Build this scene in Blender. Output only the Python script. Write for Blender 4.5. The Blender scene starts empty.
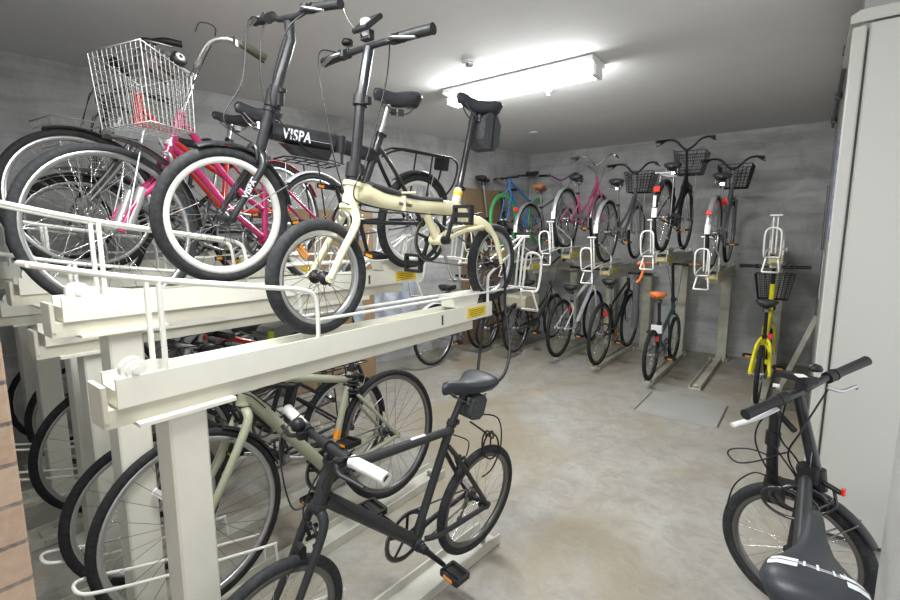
import bpy, math, random
from mathutils import Vector, Matrix
random.seed(7)
S = bpy.context.scene
COL = S.collection

# ---------------------------------------------------------------- camera, world, lights, exposure
FPX, VPX, Y0, HC = 466.0, 812.0, 234.0, 1.47
pitch = math.atan((300 - Y0) / FPX)
az = math.atan((VPX - 450) / FPX * math.cos(pitch))
cam_d = bpy.data.cameras.new('camera')
cam = bpy.data.objects.new('camera', cam_d)
COL.objects.link(cam)
cam_d.sensor_fit = 'HORIZONTAL'
cam_d.sensor_width = 36.0
cam_d.lens = 36.0 * FPX / 900.0
cam_d.clip_start = 0.05
cam.location = (0, 0, HC)
cam.rotation_euler = (math.pi / 2 - pitch, 0, az)
S.camera = cam

world = bpy.data.worlds.new('world')
S.world = world
world.use_nodes = True
wb = world.node_tree.nodes['Background']
wb.inputs[0].default_value = (0.93, 0.97, 1.0, 1)
wb.inputs[1].default_value = 1.05

S.view_settings.view_transform = 'Standard'
S.view_settings.look = 'None'
S.view_settings.gamma = 1.0
S.view_settings.use_curve_mapping = False
S.view_settings.exposure = 0.42


def area_light(name, loc, rot, sx, sy, power, col=(0.975, 1, 0.995)):
    d = bpy.data.lights.new(name, 'AREA')
    d.shape = 'RECTANGLE'
    d.size, d.size_y = sx, sy
    d.energy = power
    d.color = col
    o = bpy.data.objects.new(name, d)
    COL.objects.link(o)
    o.location = loc
    o.rotation_euler = rot
    return o


CZ = 2.64          # ceiling height
LX, LY = -1.86, 3.25
for lx, ly, pw in ((LX, LY, 1.0), (-1.1, 0.55, 0.8)):  # second entry lights the added fixture out of view
    # light of the twin tubes: downwards and out of both sides of the trough
    area_light('tube_glow', (lx, ly, CZ - 0.125), (0, 0, 0), 1.2, 0.14, 42 * pw)
    area_light('tube_glow', (lx, ly - .078, CZ - 0.10), (math.radians(-88), 0, 0), 1.2, 0.04, 7.5 * pw)
    area_light('tube_glow', (lx, ly + .078, CZ - 0.10), (math.radians(88), 0, 0), 1.2, 0.04, 8 * pw)

# ---------------------------------------------------------------- materials
MATS = {}


def mat(name, col, rough=0.5, metal=0.0, noise=None, coat=0.0, emis=None, alpha=1.0):
    """principled material; noise = (scale, amount, detail, colour2) mixes in wear"""
    if name in MATS:
        return MATS[name]
    m = bpy.data.materials.new(name)
    m.use_nodes = True
    nt = m.node_tree
    b = nt.nodes['Principled BSDF']
    b.inputs['Base Color'].default_value = (*col, 1)
    b.inputs['Roughness'].default_value = rough
    b.inputs['Metallic'].default_value = metal
    if max(col) < .06:
        b.inputs['Specular IOR Level'].default_value = .22 if rough > .6 else .36
    if coat:
        b.inputs['Coat Weight'].default_value = coat
    if emis:
        b.inputs['Emission Color'].default_value = (*emis[0], 1)
        b.inputs['Emission Strength'].default_value = emis[1]
    tc = nt.nodes.new('ShaderNodeTexCoord')
    nz = nt.nodes.new('ShaderNodeTexNoise')
    sc, amt, det, c2 = noise or (30, 0.12, 4, tuple(c * 0.75 for c in col))
    nz.inputs['Scale'].default_value = sc
    nz.inputs['Detail'].default_value = det
    nt.links.new(tc.outputs['Object'], nz.inputs['Vector'])
    rp = nt.nodes.new('ShaderNodeMapRange')
    rp.inputs[1].default_value = 0.42
    rp.inputs[2].default_value = 0.72
    rp.inputs[4].default_value = amt * 2
    nt.links.new(nz.outputs['Fac'], rp.inputs[0])
    mx = nt.nodes.new('ShaderNodeMix')
    mx.data_type = 'RGBA'
    nt.links.new(rp.outputs[0], mx.inputs[0])
    mx.inputs[6].default_value = (*col, 1)
    mx.inputs[7].default_value = (*c2, 1)
    nt.links.new(mx.outputs[2], b.inputs['Base Color'])
    MATS[name] = m
    return m


def node(nt, t, **kw):
    n = nt.nodes.new(t)
    for k, v in kw.items():
        setattr(n, k, v)
    return n


def mixc(nt, fac, a, b):
    m = node(nt, 'ShaderNodeMix', data_type='RGBA')
    for s, v in ((0, fac), (6, a), (7, b)):
        if hasattr(v, 'is_linked'):
            nt.links.new(v, m.inputs[s])
        else:
            m.inputs[s].default_value = v if s == 0 else (*v, 1)
    return m.outputs[2]


def noise_fac(nt, vec, scale, lo, hi, amt=1.0, detail=6, rough=0.6, dist=0.0):
    n = node(nt, 'ShaderNodeTexNoise')
    n.inputs['Scale'].default_value = scale
    n.inputs['Detail'].default_value = detail
    n.inputs['Roughness'].default_value = rough
    n.inputs['Distortion'].default_value = dist
    nt.links.new(vec, n.inputs['Vector'])
    r = node(nt, 'ShaderNodeMapRange')
    r.inputs[1].default_value, r.inputs[2].default_value = lo, hi
    r.inputs[3].default_value, r.inputs[4].default_value = 0, amt
    nt.links.new(n.outputs['Fac'], r.inputs[0])
    return r.outputs[0]


def scaled(nt, vec, sc, loc=(0, 0, 0)):
    mp = node(nt, 'ShaderNodeMapping')
    mp.inputs['Scale'].default_value = sc
    mp.inputs['Location'].default_value = loc
    nt.links.new(vec, mp.inputs['Vector'])
    return mp.outputs[0]


def concrete(name, c_main, c_light, c_dark, rough=0.7, floor=False, wall=False, brown=None):
    m = bpy.data.materials.new(name)
    m.use_nodes = True
    nt = m.node_tree
    b = nt.nodes['Principled BSDF']
    tc = node(nt, 'ShaderNodeTexCoord').outputs['Object']
    c = mixc(nt, noise_fac(nt, tc, 1.3, 0.35, 0.7, 0.9, dist=0.6), c_main, c_light)
    c = mixc(nt, noise_fac(nt, tc, 3.1, 0.5, 0.75, 0.6, dist=1.0), c, c_dark)
    if floor:
        c = mixc(nt, noise_fac(nt, tc, 7.0, 0.45, 0.70, 0.75, detail=9, rough=.75, dist=1.2), c, c_dark)
        c = mixc(nt, noise_fac(nt, scaled(nt, tc, (1, 1, 1), (9, 4, 0)), 5.0, 0.5, 0.75, 0.6, detail=9, rough=.7, dist=1.5), c, c_light)
    if brown:
        c = mixc(nt, noise_fac(nt, scaled(nt, tc, (1, .6, 1), (3.3, 1.2, 0)), 1.1, 0.44, 0.64, 0.8, detail=8, dist=1.4), c, brown)
    if wall:
        # formwork boards: long faint horizontal bands and streaks
        c = mixc(nt, noise_fac(nt, scaled(nt, tc, (.35, .35, 7)), 2.0, 0.46, 0.72, 0.6), c, c_dark)
        c = mixc(nt, noise_fac(nt, scaled(nt, tc, (1, 1, .8), (2, 7, 3)), 1.1, 0.5, 0.62, 0.5, detail=8, dist=2.5), c, c_dark)
        c = mixc(nt, noise_fac(nt, scaled(nt, tc, (.5, .5, 1.6), (5, 2, 1)), 1.6, 0.5, 0.72, 0.75, dist=2.0), c, c_light)
    c = mixc(nt, noise_fac(nt, tc, 45, 0.5, 0.8, 0.35), c, c_dark)
    nt.links.new(c, b.inputs['Base Color'])
    b.inputs['Roughness'].default_value = rough
    if floor:
        rr = noise_fac(nt, tc, 2.2, 0.35, 0.7, 0.3)
        ad = node(nt, 'ShaderNodeMath', operation='ADD')
        nt.links.new(rr, ad.inputs[0])
        ad.inputs[1].default_value = rough - 0.12
        nt.links.new(ad.outputs[0], b.inputs['Roughness'])
    bp = node(nt, 'ShaderNodeBump')
    bp.inputs['Strength'].default_value = 0.02 if 'ceiling' in name else 0.15
    bp.inputs['Distance'].default_value = 0.01
    nt.links.new(noise_fac(nt, tc, 30, 0.3, 0.8, 1), bp.inputs['Height'])
    nt.links.new(bp.outputs[0], b.inputs['Normal'])
    return m


M_floor = concrete('floor_concrete', (.32, .30, .265), (.42, .41, .375), (.22, .21, .19), 0.5, floor=True, brown=(.29, .24, .16))
M_wall = concrete('wall_concrete', (.46, .46, .465), (.62, .62, .62), (.29, .29, .295), 0.75, wall=True)
M_ceil = concrete('ceiling_paint', (.70, .70, .705), (.74, .74, .745), (.66, .66, .66), 0.85)
M_pale = concrete('pale_wall_paint', (.42, .42, .41), (.47, .47, .46), (.37, .37, .36), 0.6)
M_cream = mat('cream_rack_paint', (.82, .81, .72), 0.32, 0, (9, .15, 5, (.68, .66, .57)), coat=.2)
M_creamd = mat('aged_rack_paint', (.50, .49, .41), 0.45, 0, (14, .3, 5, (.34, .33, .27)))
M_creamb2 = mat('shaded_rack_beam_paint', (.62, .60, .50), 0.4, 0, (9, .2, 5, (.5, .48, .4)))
M_white = mat('white_coated_wire', (.85, .85, .80), 0.3, 0, (12, .08, 3, (.7, .7, .64)), coat=.3)
M_cab = mat('cabinet_paint', (.56, .56, .525), 0.45, 0, (1.2, .12, 4, (.50, .50, .46)))
M_cabg = mat('cabinet_seam', (.10, .10, .10), 0.7)
M_yel = mat('yellow_sticker', (.88, .62, .03), 0.5)
M_ink = mat('sticker_ink', (.10, .08, .03), 0.6)
M_black = mat('black_paint', (.014, .015, .018), 0.33, 0, (20, .2, 4, (.05, .05, .055)), coat=.3)
M_matte = mat('matte_black_paint', (.028, .029, .032), 0.5, 0, (20, .2, 4, (.05, .05, .054)))
M_plast = mat('black_plastic', (.017, .017, .019), 0.45)
M_rub = mat('tyre_rubber', (.018, .018, .02), 0.75, 0, (60, .3, 3, (.045, .045, .045)))
M_rubg = mat('grey_tyre_rubber', (.028, .03, .033), 0.75, 0, (60, .4, 3, (.055, .055, .057)))
M_wire = mat('zinc_wire', (.40, .40, .39), 0.4, 0.6)
M_chrome = mat('chrome', (.72, .72, .72), 0.16, 1.0)
M_alu = mat('brushed_aluminium', (.55, .56, .57), 0.35, 1.0)
M_steel = mat('dark_steel', (.20, .20, .20), 0.4, 1.0)
M_rimw = mat('white_rim_paint', (.82, .82, .79), 0.4)
M_rimb = mat('black_rim_paint', (.04, .04, .04), 0.4)
M_rimg = mat('green_rim_paint', (.10, .52, .17), 0.35)
M_sadl = mat('saddle_vinyl', (.035, .036, .042), 0.38, 0, (40, .2, 4, (.06, .06, .07)))
M_sadg = mat('grey_saddle_vinyl', (.03, .033, .04), 0.42, 0, (60, .2, 4, (.05, .054, .062)))
M_creamb = mat('pale_yellow_bicycle_paint', (.90, .84, .55), 0.3, 0, (6, .08, 3, (.84, .76, .46)), coat=.6)
M_sage = mat('sage_bicycle_paint', (.38, .39, .28), 0.4, 0, (12, .1, 3, (.32, .33, .23)), coat=.2)
M_mag = mat('magenta_bicycle_paint', (.40, .014, .11), 0.25, coat=.6)
M_red = mat('red_bicycle_paint', (.60, .02, .015), 0.25, coat=.6)
M_pink = mat('pink_bicycle_paint', (.72, .13, .30), 0.3, coat=.5)
M_blue = mat('blue_bicycle_paint', (.06, .27, .72), 0.3, coat=.5)
M_teal = mat('dark_teal_bicycle_paint', (.035, .075, .085), 0.3, coat=.5)
M_silv = mat('silver_bicycle_paint', (.80, .82, .86), 0.3, 0.1, coat=.4)
M_guard = mat('dull_silver_mudguard', (.42, .43, .44), 0.3, 0.5)
M_gray = mat('grey_bicycle_paint', (.23, .23, .24), 0.35, 0.3)
M_yelb = mat('yellow_bicycle_paint', (.85, .78, .02), 0.3, coat=.5)
M_brown = mat('brown_leather', (.42, .16, .06), 0.45)
M_orange = mat('orange_vinyl', (.80, .20, .06), 0.45)
M_olive = mat('olive_rubber', (.10, .095, .06), 0.6)
M_amber = mat('amber_reflector', (.90, .33, .02), 0.2, coat=.6)
M_redr = mat('red_reflector', (.80, .03, .02), 0.18, coat=.8)
M_wht = mat('white_plastic', (.80, .80, .80), 0.35)
M_fab = mat('dark_nylon', (.055, .057, .062), 0.85, 0, (90, .4, 3, (.09, .09, .095)))
M_card = mat('cardboard', (.30, .20, .115), 0.85, 0, (3, .4, 5, (.22, .145, .08)))
M_bluew = mat('pale_blue_vinyl', (.32, .36, .44), 0.5, 0, (7, .4, 2, (.55, .57, .60)))
M_glow = mat('fluorescent_tube', (1, 1, 1), 0.5, emis=((1, .99, .96), 9.0))
M_lite = mat('fixture_white', (.85, .85, .84), 0.4)
M_dgreen = mat('dark_green_paint', (.05, .20, .09), 0.4)
M_beige = mat('beige_plastic', (.42, .39, .30), 0.5)
M_lime = mat('lime_reflector', (.55, .85, .02), 0.3)
M_purple = mat('purple_paint', (.20, .05, .22), 0.35, coat=.4)
M_logo = mat('white_print', (.75, .77, .80), 0.5)
M_logod = mat('dark_print', (.06, .07, .05), 0.5)


# ---------------------------------------------------------------- mesh buffer
def catmull(pts, k=6, closed=False):
    pts = [Vector(p) for p in pts]
    n = len(pts)
    if n < 3:
        return pts
    out = []
    rng = range(n) if closed else range(n - 1)
    for i in rng:
        if closed:
            p0, p1, p2, p3 = pts[(i - 1) % n], pts[i], pts[(i + 1) % n], pts[(i + 2) % n]
        else:
            p0, p1, p2, p3 = pts[max(i - 1, 0)], pts[i], pts[i + 1], pts[min(i + 2, n - 1)]
        for j in range(k):
            t = j / k
            out.append(0.5 * ((2 * p1) + (p2 - p0) * t + (2 * p0 - 5 * p1 + 4 * p2 - p3) * t * t + (3 * p1 - p0 - 3 * p2 + p3) * t ** 3))
    if not closed:
        out.append(pts[-1])
    return out


class MB:
    def __init__(self, T=None):
        self.v, self.f, self.m, self.s = [], [], [], []
        self.T = T

    def _add(self, vs, fs, mi=0, smooth=True):
        b = len(self.v)
        self.v += [(self.T @ Vector(p)) if self.T else Vector(p) for p in vs]
        for f in fs:
            self.f.append([b + i for i in f])
            self.m.append(mi)
            self.s.append(smooth)

    def tube(self, pts, r, n=8, mi=0, closed=False, cap=True, flat=1.0, flatdir=None):
        pts = [Vector(p) for p in pts]
        k = len(pts)
        rs = r if isinstance(r, (list, tuple)) else [r] * k
        vs, fs = [], []
        nrm = None
        for i, p in enumerate(pts):
            if closed:
                t = pts[(i + 1) % k] - pts[(i - 1) % k]
            else:
                t = pts[min(i + 1, k - 1)] - pts[max(i - 1, 0)]
            if t.length < 1e-9:
                t = Vector((0, 0, 1))
            t.normalize()
            if nrm is None:
                ref = Vector(flatdir) if flatdir else (Vector((0, 0, 1)) if abs(t.z) < 0.9 else Vector((1, 0, 0)))
                nrm = ref - t * ref.dot(t)
            else:
                nrm = nrm - t * nrm.dot(t)
            if nrm.length < 1e-6:
                nrm = t.orthogonal()
            nrm.normalize()
            bn = t.cross(nrm)
            for j in range(n):
                a = 2 * math.pi * j / n
                vs.append(p + (nrm * math.cos(a) + bn * math.sin(a) * flat) * rs[i])
        for i in range(k if closed else k - 1):
            a, b = i * n, ((i + 1) % k) * n
            for j in range(n):
                fs.append((a + j, a + (j + 1) % n, b + (j + 1) % n, b + j))
        self._add(vs, fs, mi)
        if cap and not closed:
            c0 = [vs[j] for j in range(n)]
            c1 = [vs[(k - 1) * n + j] for j in range(n)]
            self._add(c0, [tuple(reversed(range(n)))], mi, False)
            self._add(c1, [tuple(range(n))], mi, False)

    def lathe(self, c, ax, prof, n=32, mi=0, closed=False, a0=0.0, a1=None, ref=None):
        """prof = [(radius, height along axis)]"""
        c, ax = Vector(c), Vector(ax).normalized()
        e1 = Vector(ref) if ref else ax.orthogonal()
        e1 = (e1 - ax * e1.dot(ax)).normalized()
        e2 = ax.cross(e1)
        full = a1 is None
        k = len(prof)
        vs, fs = [], []
        cnt = n if full else n + 1
        for i in range(cnt):
            a = (2 * math.pi * i / n) if full else a0 + (a1 - a0) * i / n
            d = e1 * math.cos(a) + e2 * math.sin(a)
            for r, h in prof:
                vs.append(c + d * r + ax * h)
        for i in range(n):
            a, b = i * k, ((i + 1) % cnt) * k
            for j in range(k if closed else k - 1):
                j2 = (j + 1) % k
                fs.append((a + j, b + j, b + j2, a + j2))
        self._add(vs, fs, mi)
        if not full and closed:
            self._add(vs[:k], [tuple(range(k))], mi, False)
            self._add(vs[-k:], [tuple(reversed(range(k)))], mi, False)

    def prism(self, poly, O, ex, ey, ez, L, mi=0, smooth=False):
        """extrude 2D poly (in ex,ey) by L along ez, starting at O"""
        O, ex, ey, ez = Vector(O), Vector(ex), Vector(ey), Vector(ez)
        n = len(poly)
        vs = [O + ex * a + ey * b for a, b in poly] + [O + ex * a + ey * b + ez * L for a, b in poly]
        fs = [(i, (i + 1) % n, n + (i + 1) % n, n + i) for i in range(n)]
        self._add(vs, fs, mi, smooth)
        self._add(vs[:n], [tuple(reversed(range(n)))], mi, False)
        self._add(vs[n:], [tuple(range(n))], mi, False)

    def box(self, c, s, ex=(1, 0, 0), ey=(0, 1, 0), ez=(0, 0, 1), ch=0.0, mi=0):
        """box centred at c; ch = edge chamfer around the ez direction"""
        c, ex, ey, ez = Vector(c), Vector(ex).normalized(), Vector(ey).normalized(), Vector(ez).normalized()
        a, b, h = s[0] / 2, s[1] / 2, s[2] / 2
        if ch <= 0:
            poly = [(-a, -b), (a, -b), (a, b), (-a, b)]
        else:
            poly = [(-a + ch, -b), (a - ch, -b), (a, -b + ch), (a, b - ch), (a - ch, b), (-a + ch, b), (-a, b - ch), (-a, -b + ch)]
        self.prism(poly, c - ez * h, ex, ey, ez, s[2], mi)

    def loft(self, rings, mi=0, closed_ring=True, caps=True):
        n = len(rings[0])
        vs = [p for r in rings for p in r]
        fs = []
        for i in range(len(rings) - 1):
            for j in range(n if closed_ring else n - 1):
                fs.append((i * n + j, i * n + (j + 1) % n, (i + 1) * n + (j + 1) % n, (i + 1) * n + j))
        self._add(vs, fs, mi)
        if caps:
            self._add(list(rings[0]), [tuple(reversed(range(n)))], mi)
            self._add(list(rings[-1]), [tuple(range(n))], mi)

    def build(self, name, mats, parent=None, label=None, origin=None):
        me = bpy.data.meshes.new(name)
        vs = self.v
        o = bpy.data.objects.new(name, me)
        if origin is not None:
            og = Vector(origin)
            vs = [p - og for p in vs]
            o.location = og
        me.from_pydata([tuple(p) for p in vs], [], self.f)
        if not isinstance(mats, (list, tuple)):
            mats = [mats]
        for m in mats:
            me.materials.append(m)
        me.polygons.foreach_set('material_index', self.m)
        me.polygons.foreach_set('use_smooth', self.s)
        me.update()
        COL.objects.link(o)
        if parent:
            o.parent = parent
        if label:
            o['label'] = label
        return o


def tag(o, label, cat, group=None):
    o['label'] = label
    o['category'] = cat
    if group:
        o['group'] = group
    return o


def thing(name, label, cat, loc=(0, 0, 0), group=None):
    o = bpy.data.objects.new(name, None)
    COL.objects.link(o)
    o.location = loc
    o.empty_display_size = 0.1
    return tag(o, label, cat, group)


def structure(name, mb, m, label=None):
    o = mb.build(name, m)
    o['kind'] = 'structure'
    if label:
        o['label'] = label
    return o


def text_mesh(body, size, O, ex, ey, name, m, parent, extrude=0.0006, shear=0.0, bold=0.0, wscale=1.0):
    """lettering in the plane (ex, ey), in the parent's own space"""
    cu = bpy.data.curves.new(name, 'FONT')
    cu.body = body
    cu.size = size
    cu.extrude = extrude
    cu.offset = bold
    cu.space_character = 1.12 if bold > .001 else 1.0
    cu.shear = shear
    t = bpy.data.objects.new(name, cu)
    COL.objects.link(t)
    me = bpy.data.meshes.new_from_object(t)
    bpy.data.objects.remove(t)
    ex, ey = Vector(ex).normalized(), Vector(ey).normalized()
    ez = ex.cross(ey)
    M = Matrix((ex * wscale, ey, ez)).transposed().to_4x4()
    M.translation = Vector(O)
    me.transform(M)
    me.materials.clear()
    me.materials.append(m)
    o = bpy.data.objects.new(name, me)
    COL.objects.link(o)
    o.parent = parent
    return o


# ---------------------------------------------------------------- the room
YB, XR = 6.45, 0.10
w = MB(); w.box((-2.2, 2.6, -0.05), (7.4, 9.4, 0.1)); structure('floor', w, M_floor)
w = MB(); w.box((-2.2, 2.6, CZ + 0.05), (7.4, 9.4, 0.1)); structure('ceiling', w, M_ceil)
w = MB(); w.box((-2.2, YB + 0.1, CZ / 2), (5.0, 0.2, CZ)); structure('wall_back', w, M_wall)
# left wall runs slightly askew
d = (Vector((-3.44, 6.45, 0)) - Vector((-4.34, 0.1, 0))); L = d.length; d.normalize()
w = MB(); w.prism([(0, 0), (-0.2, 0), (-0.2, CZ), (0, CZ)], (-4.34, 0.1, 0), (d.y, -d.x, 0), (0, 0, 1), d, L); structure('wall_left', w, M_wall)
w = MB(); w.box((-2.74, 0.0, CZ / 2), (3.34, 0.2, CZ)); structure('wall_front', w, M_wall)
w = MB(); w.box((XR + 0.1, 4.7, CZ / 2), (0.2, 3.52, CZ)); structure('wall_right', w, M_pale)
# near end of the entrance side wall, just inside the right edge of the view
w = MB(); w.box((0.34, 0.95, CZ / 2), (0.22, 1.5, CZ), ch=0.01); structure('wall_entrance', w, M_pale)

# brick tile wall end beside the camera
mb = bpy.data.materials.new('brick_tiles'); mb.use_nodes = True
nt = mb.node_tree
tc = node(nt, 'ShaderNodeTexCoord').outputs['Object']
sp = node(nt, 'ShaderNodeSeparateXYZ'); nt.links.new(tc, sp.inputs[0])
ax = node(nt, 'ShaderNodeMath', operation='ADD'); nt.links.new(sp.outputs[0], ax.inputs[0]); nt.links.new(sp.outputs[1], ax.inputs[1])
cb = node(nt, 'ShaderNodeCombineXYZ'); nt.links.new(ax.outputs[0], cb.inputs[0]); nt.links.new(sp.outputs[2], cb.inputs[1])
bk = node(nt, 'ShaderNodeTexBrick')
nt.links.new(cb.outputs[0], bk.inputs['Vector'])
bk.inputs['Scale'].default_value = 1.0
bk.inputs['Brick Width'].default_value = 1.7
bk.inputs['Row Height'].default_value = 0.072
bk.inputs['Mortar Size'].default_value = 0.004
bk.inputs['Color1'].default_value = (.44, .30, .21, 1)
bk.inputs['Color2'].default_value = (.50, .36, .26, 1)
bk.inputs['Mortar'].default_value = (.14, .12, .11, 1)
c = mixc(nt, noise_fac(nt, tc, 60, 0.4, 0.7, 0.5), bk.outputs['Color'], (.58, .44, .33))
nt.links.new(c, nt.nodes['Principled BSDF'].inputs['Base Color'])
nt.nodes['Principled BSDF'].inputs['Roughness'].default_value = 0.8
bp = node(nt, 'ShaderNodeBump'); bp.inputs['Strength'].default_value = 0.4; bp.inputs['Distance'].default_value = 0.004
nt.links.new(bk.outputs['Fac'], bp.inputs['Height']); bp.invert = True
nt.links.new(bp.outputs[0], nt.nodes['Principled BSDF'].inputs['Normal'])
w = MB(); w.box((-1.16, -0.5, CZ / 2), (0.22, 1.29, CZ), ch=0.004); structure('wall_brick', w, mb)

# square inspection hatch let into the floor
hatch = thing('floor_hatch', 'square concrete inspection hatch set flush in the floor in front of the far rack', 'hatch', (-.755, 4.215, 0))
w = MB(); w.box((0, 0, .002), (.60, .565, .006), ch=.003); w.build('hatch_cover', concrete('hatch_concrete', (.33, .325, .31), (.40, .39, .37), (.26, .255, .24), .6), hatch)
for sx, sy, lx, ly in ((0, .295, .63, .02), (0, -.295, .63, .02), (.308, 0, .010, .57), (-.308, 0, .010, .57)):
    w = MB(); w.box((sx, sy, .002), (lx, ly, .007))
    w.build('hatch_frame', mat('hatch_frame_steel', (.15, .14, .13), .6, .3) if sx else mat('hatch_frame_mortar', (.36, .35, .33), .7), hatch)


# ceiling fixtures
def tube_light(x, y, label, group=None):
    t = thing('ceiling_light', label, 'ceiling light', (x, y, CZ), group)
    # reflector wings: shallow white trough
    w = MB()
    prof = [(-.115, -.005), (-.118, -.035), (-.05, -.055), (-.05, -.075), (.05, -.075), (.05, -.055), (.118, -.035), (.115, -.005)]
    w.prism(prof, (-.625, 0, 0), (0, 1, 0), (0, 0, 1), (1, 0, 0), 1.25)
    w.build('reflector', M_lite, t)
    for sx in (-.615, .615):
        w = MB(); w.box((sx, 0, -.09), (.03, .14, .06), ch=.01); w.build('lamp_holder', M_lite, t)
    for sy in (-.05, .05):
        w = MB(); w.tube([(-.6, sy, -.1), (.6, sy, -.1)], .016, 12); w.build('fluorescent_tube', M_glow, t)
    return t


tube_light(LX, LY, 'lit white twin-tube fluorescent fixture on the ceiling above the aisle')
tube_light(-1.1, .55, 'added twin-tube fluorescent fixture on the ceiling over the near rack, outside the picture')  # unseen second fixture, added to brighten the foreground
t = thing('smoke_detector', 'round white smoke detector on the ceiling left of the fluorescent light', 'smoke detector', (-1.95, 2.76, CZ))
w = MB(); w.lathe((0, 0, 0), (0, 0, -1), [(0, 0), (.055, 0), (.055, .012), (.045, .02), (0, .02)], 28); w.build('base', M_lite, t)
w = MB(); w.lathe((0, 0, 0), (0, 0, -1), [(.032, .018), (.03, .035), (.02, .042), (0, .043)], 24); w.build('sensor_dome', M_chrome, t)
t = thing('sprinkler_head', 'small white ceiling fitting right behind the fluorescent light', 'ceiling fitting', (-1.82, 3.70, CZ))
w = MB(); w.lathe((0, 0, 0), (0, 0, -1), [(0, 0), (.035, 0), (.03, .012), (.012, .016), (.012, .035), (.02, .037), (0, .04)], 20); w.build('cap', M_lite, t)
t = thing('ceiling_rose', 'flat pale disc on the ceiling further back beyond the light', 'ceiling fitting', (-2.66, 5.05, CZ))
w = MB(); w.lathe((0, 0, 0), (0, 0, -1), [(0, 0), (.05, 0), (.045, .008), (0, .01)], 20); w.build('disc', M_lite, t)

# tall steel cabinet on the right
cab = thing('steel_cabinet', 'tall pale grey steel cabinet with a flush door on the right side', 'cabinet', (.45, 2.8, 0))
w = MB()
w.box((.02, .36, 1.19), (.76, .66, 2.38), ch=.012)
w.build('body', M_cab, cab)
w = MB(); w.prism([(-.395, 0), (.40, 0), (.40, .05), (-.365, .05), (-.395, .032)], (0, 0, 2.378), (1, 0, 0), (0, 0, 1), (0, 1, 0), .7, smooth=False)
w.build('top_cap', M_cab, cab)
w = MB(); w.box((-.361, .008, 1.19), (.048, .045, 2.33), ch=.006); w.build('frame_strip', M_cab, cab)
w = MB(); w.box((.04, .012, 1.2), (.72, .036, 2.34)); w.box((0, .02, .012), (.76, .04, .02)); w.build('seam', M_cabg, cab)
w = MB(); w.box((.037, -.006, 1.195), (.73, .03, 2.33), ch=.006); w.build('door', M_cab, cab)

# things along the right wall
t = thing('wall_conduit', 'dark conduit pipe running along the top of the right wall', 'conduit', (.075, 4.9, 2.5))
w = MB(); w.tube([(.0, -1.6, .06), (0, 1.45, .06)], .014, 10); w.build('pipe', M_steel, t)
for yy in (-1.1, .1, 1.1):
    w = MB(); w.box((0, yy, .06), (.045, .05, .05), ch=.008); w.build('clamp', M_steel, t)
t = thing('notice_board', 'narrow bluish notice panel on the right wall beside the steel cabinet', 'notice', (.094, 4.6, 1.8))
w = MB(); w.box((0, 0, 0), (.012, .7, .72), ch=.003); w.build('panel', mat('notice_blue', (.2, .22, .32), .4, 0, (14, .4, 2, (.4, .42, .5))), t)
t = thing('sliding_rail', 'slim dark vertical strip on the right wall behind the notice panel', 'strip', (.09, 5.9, 1.62))
w = MB(); w.box((0, 0, 0), (.02, .05, .62), ch=.004); w.build('strip', M_steel, t)
t = thing('paper_notice', 'small white notice taped low on the right wall', 'notice', (.095, 5.3, 1.12))
w = MB(); w.box((0, 0, 0), (.006, .3, .42)); w.build('sheet', mat('notice_paper', (.55, .56, .62), .6), t)
t = thing('leaning_bar', 'pale metal bar leaning diagonally against the right wall', 'bar', (-.10, 5.31, 0))
w = MB(); w.box((.085, .1, .34), (.045, .02, .80), ex=(.95, 0, -.3), ey=(0, 1, 0), ez=(.2, .2, .62), ch=.004); w.build('bar', M_creamd, t)


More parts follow.
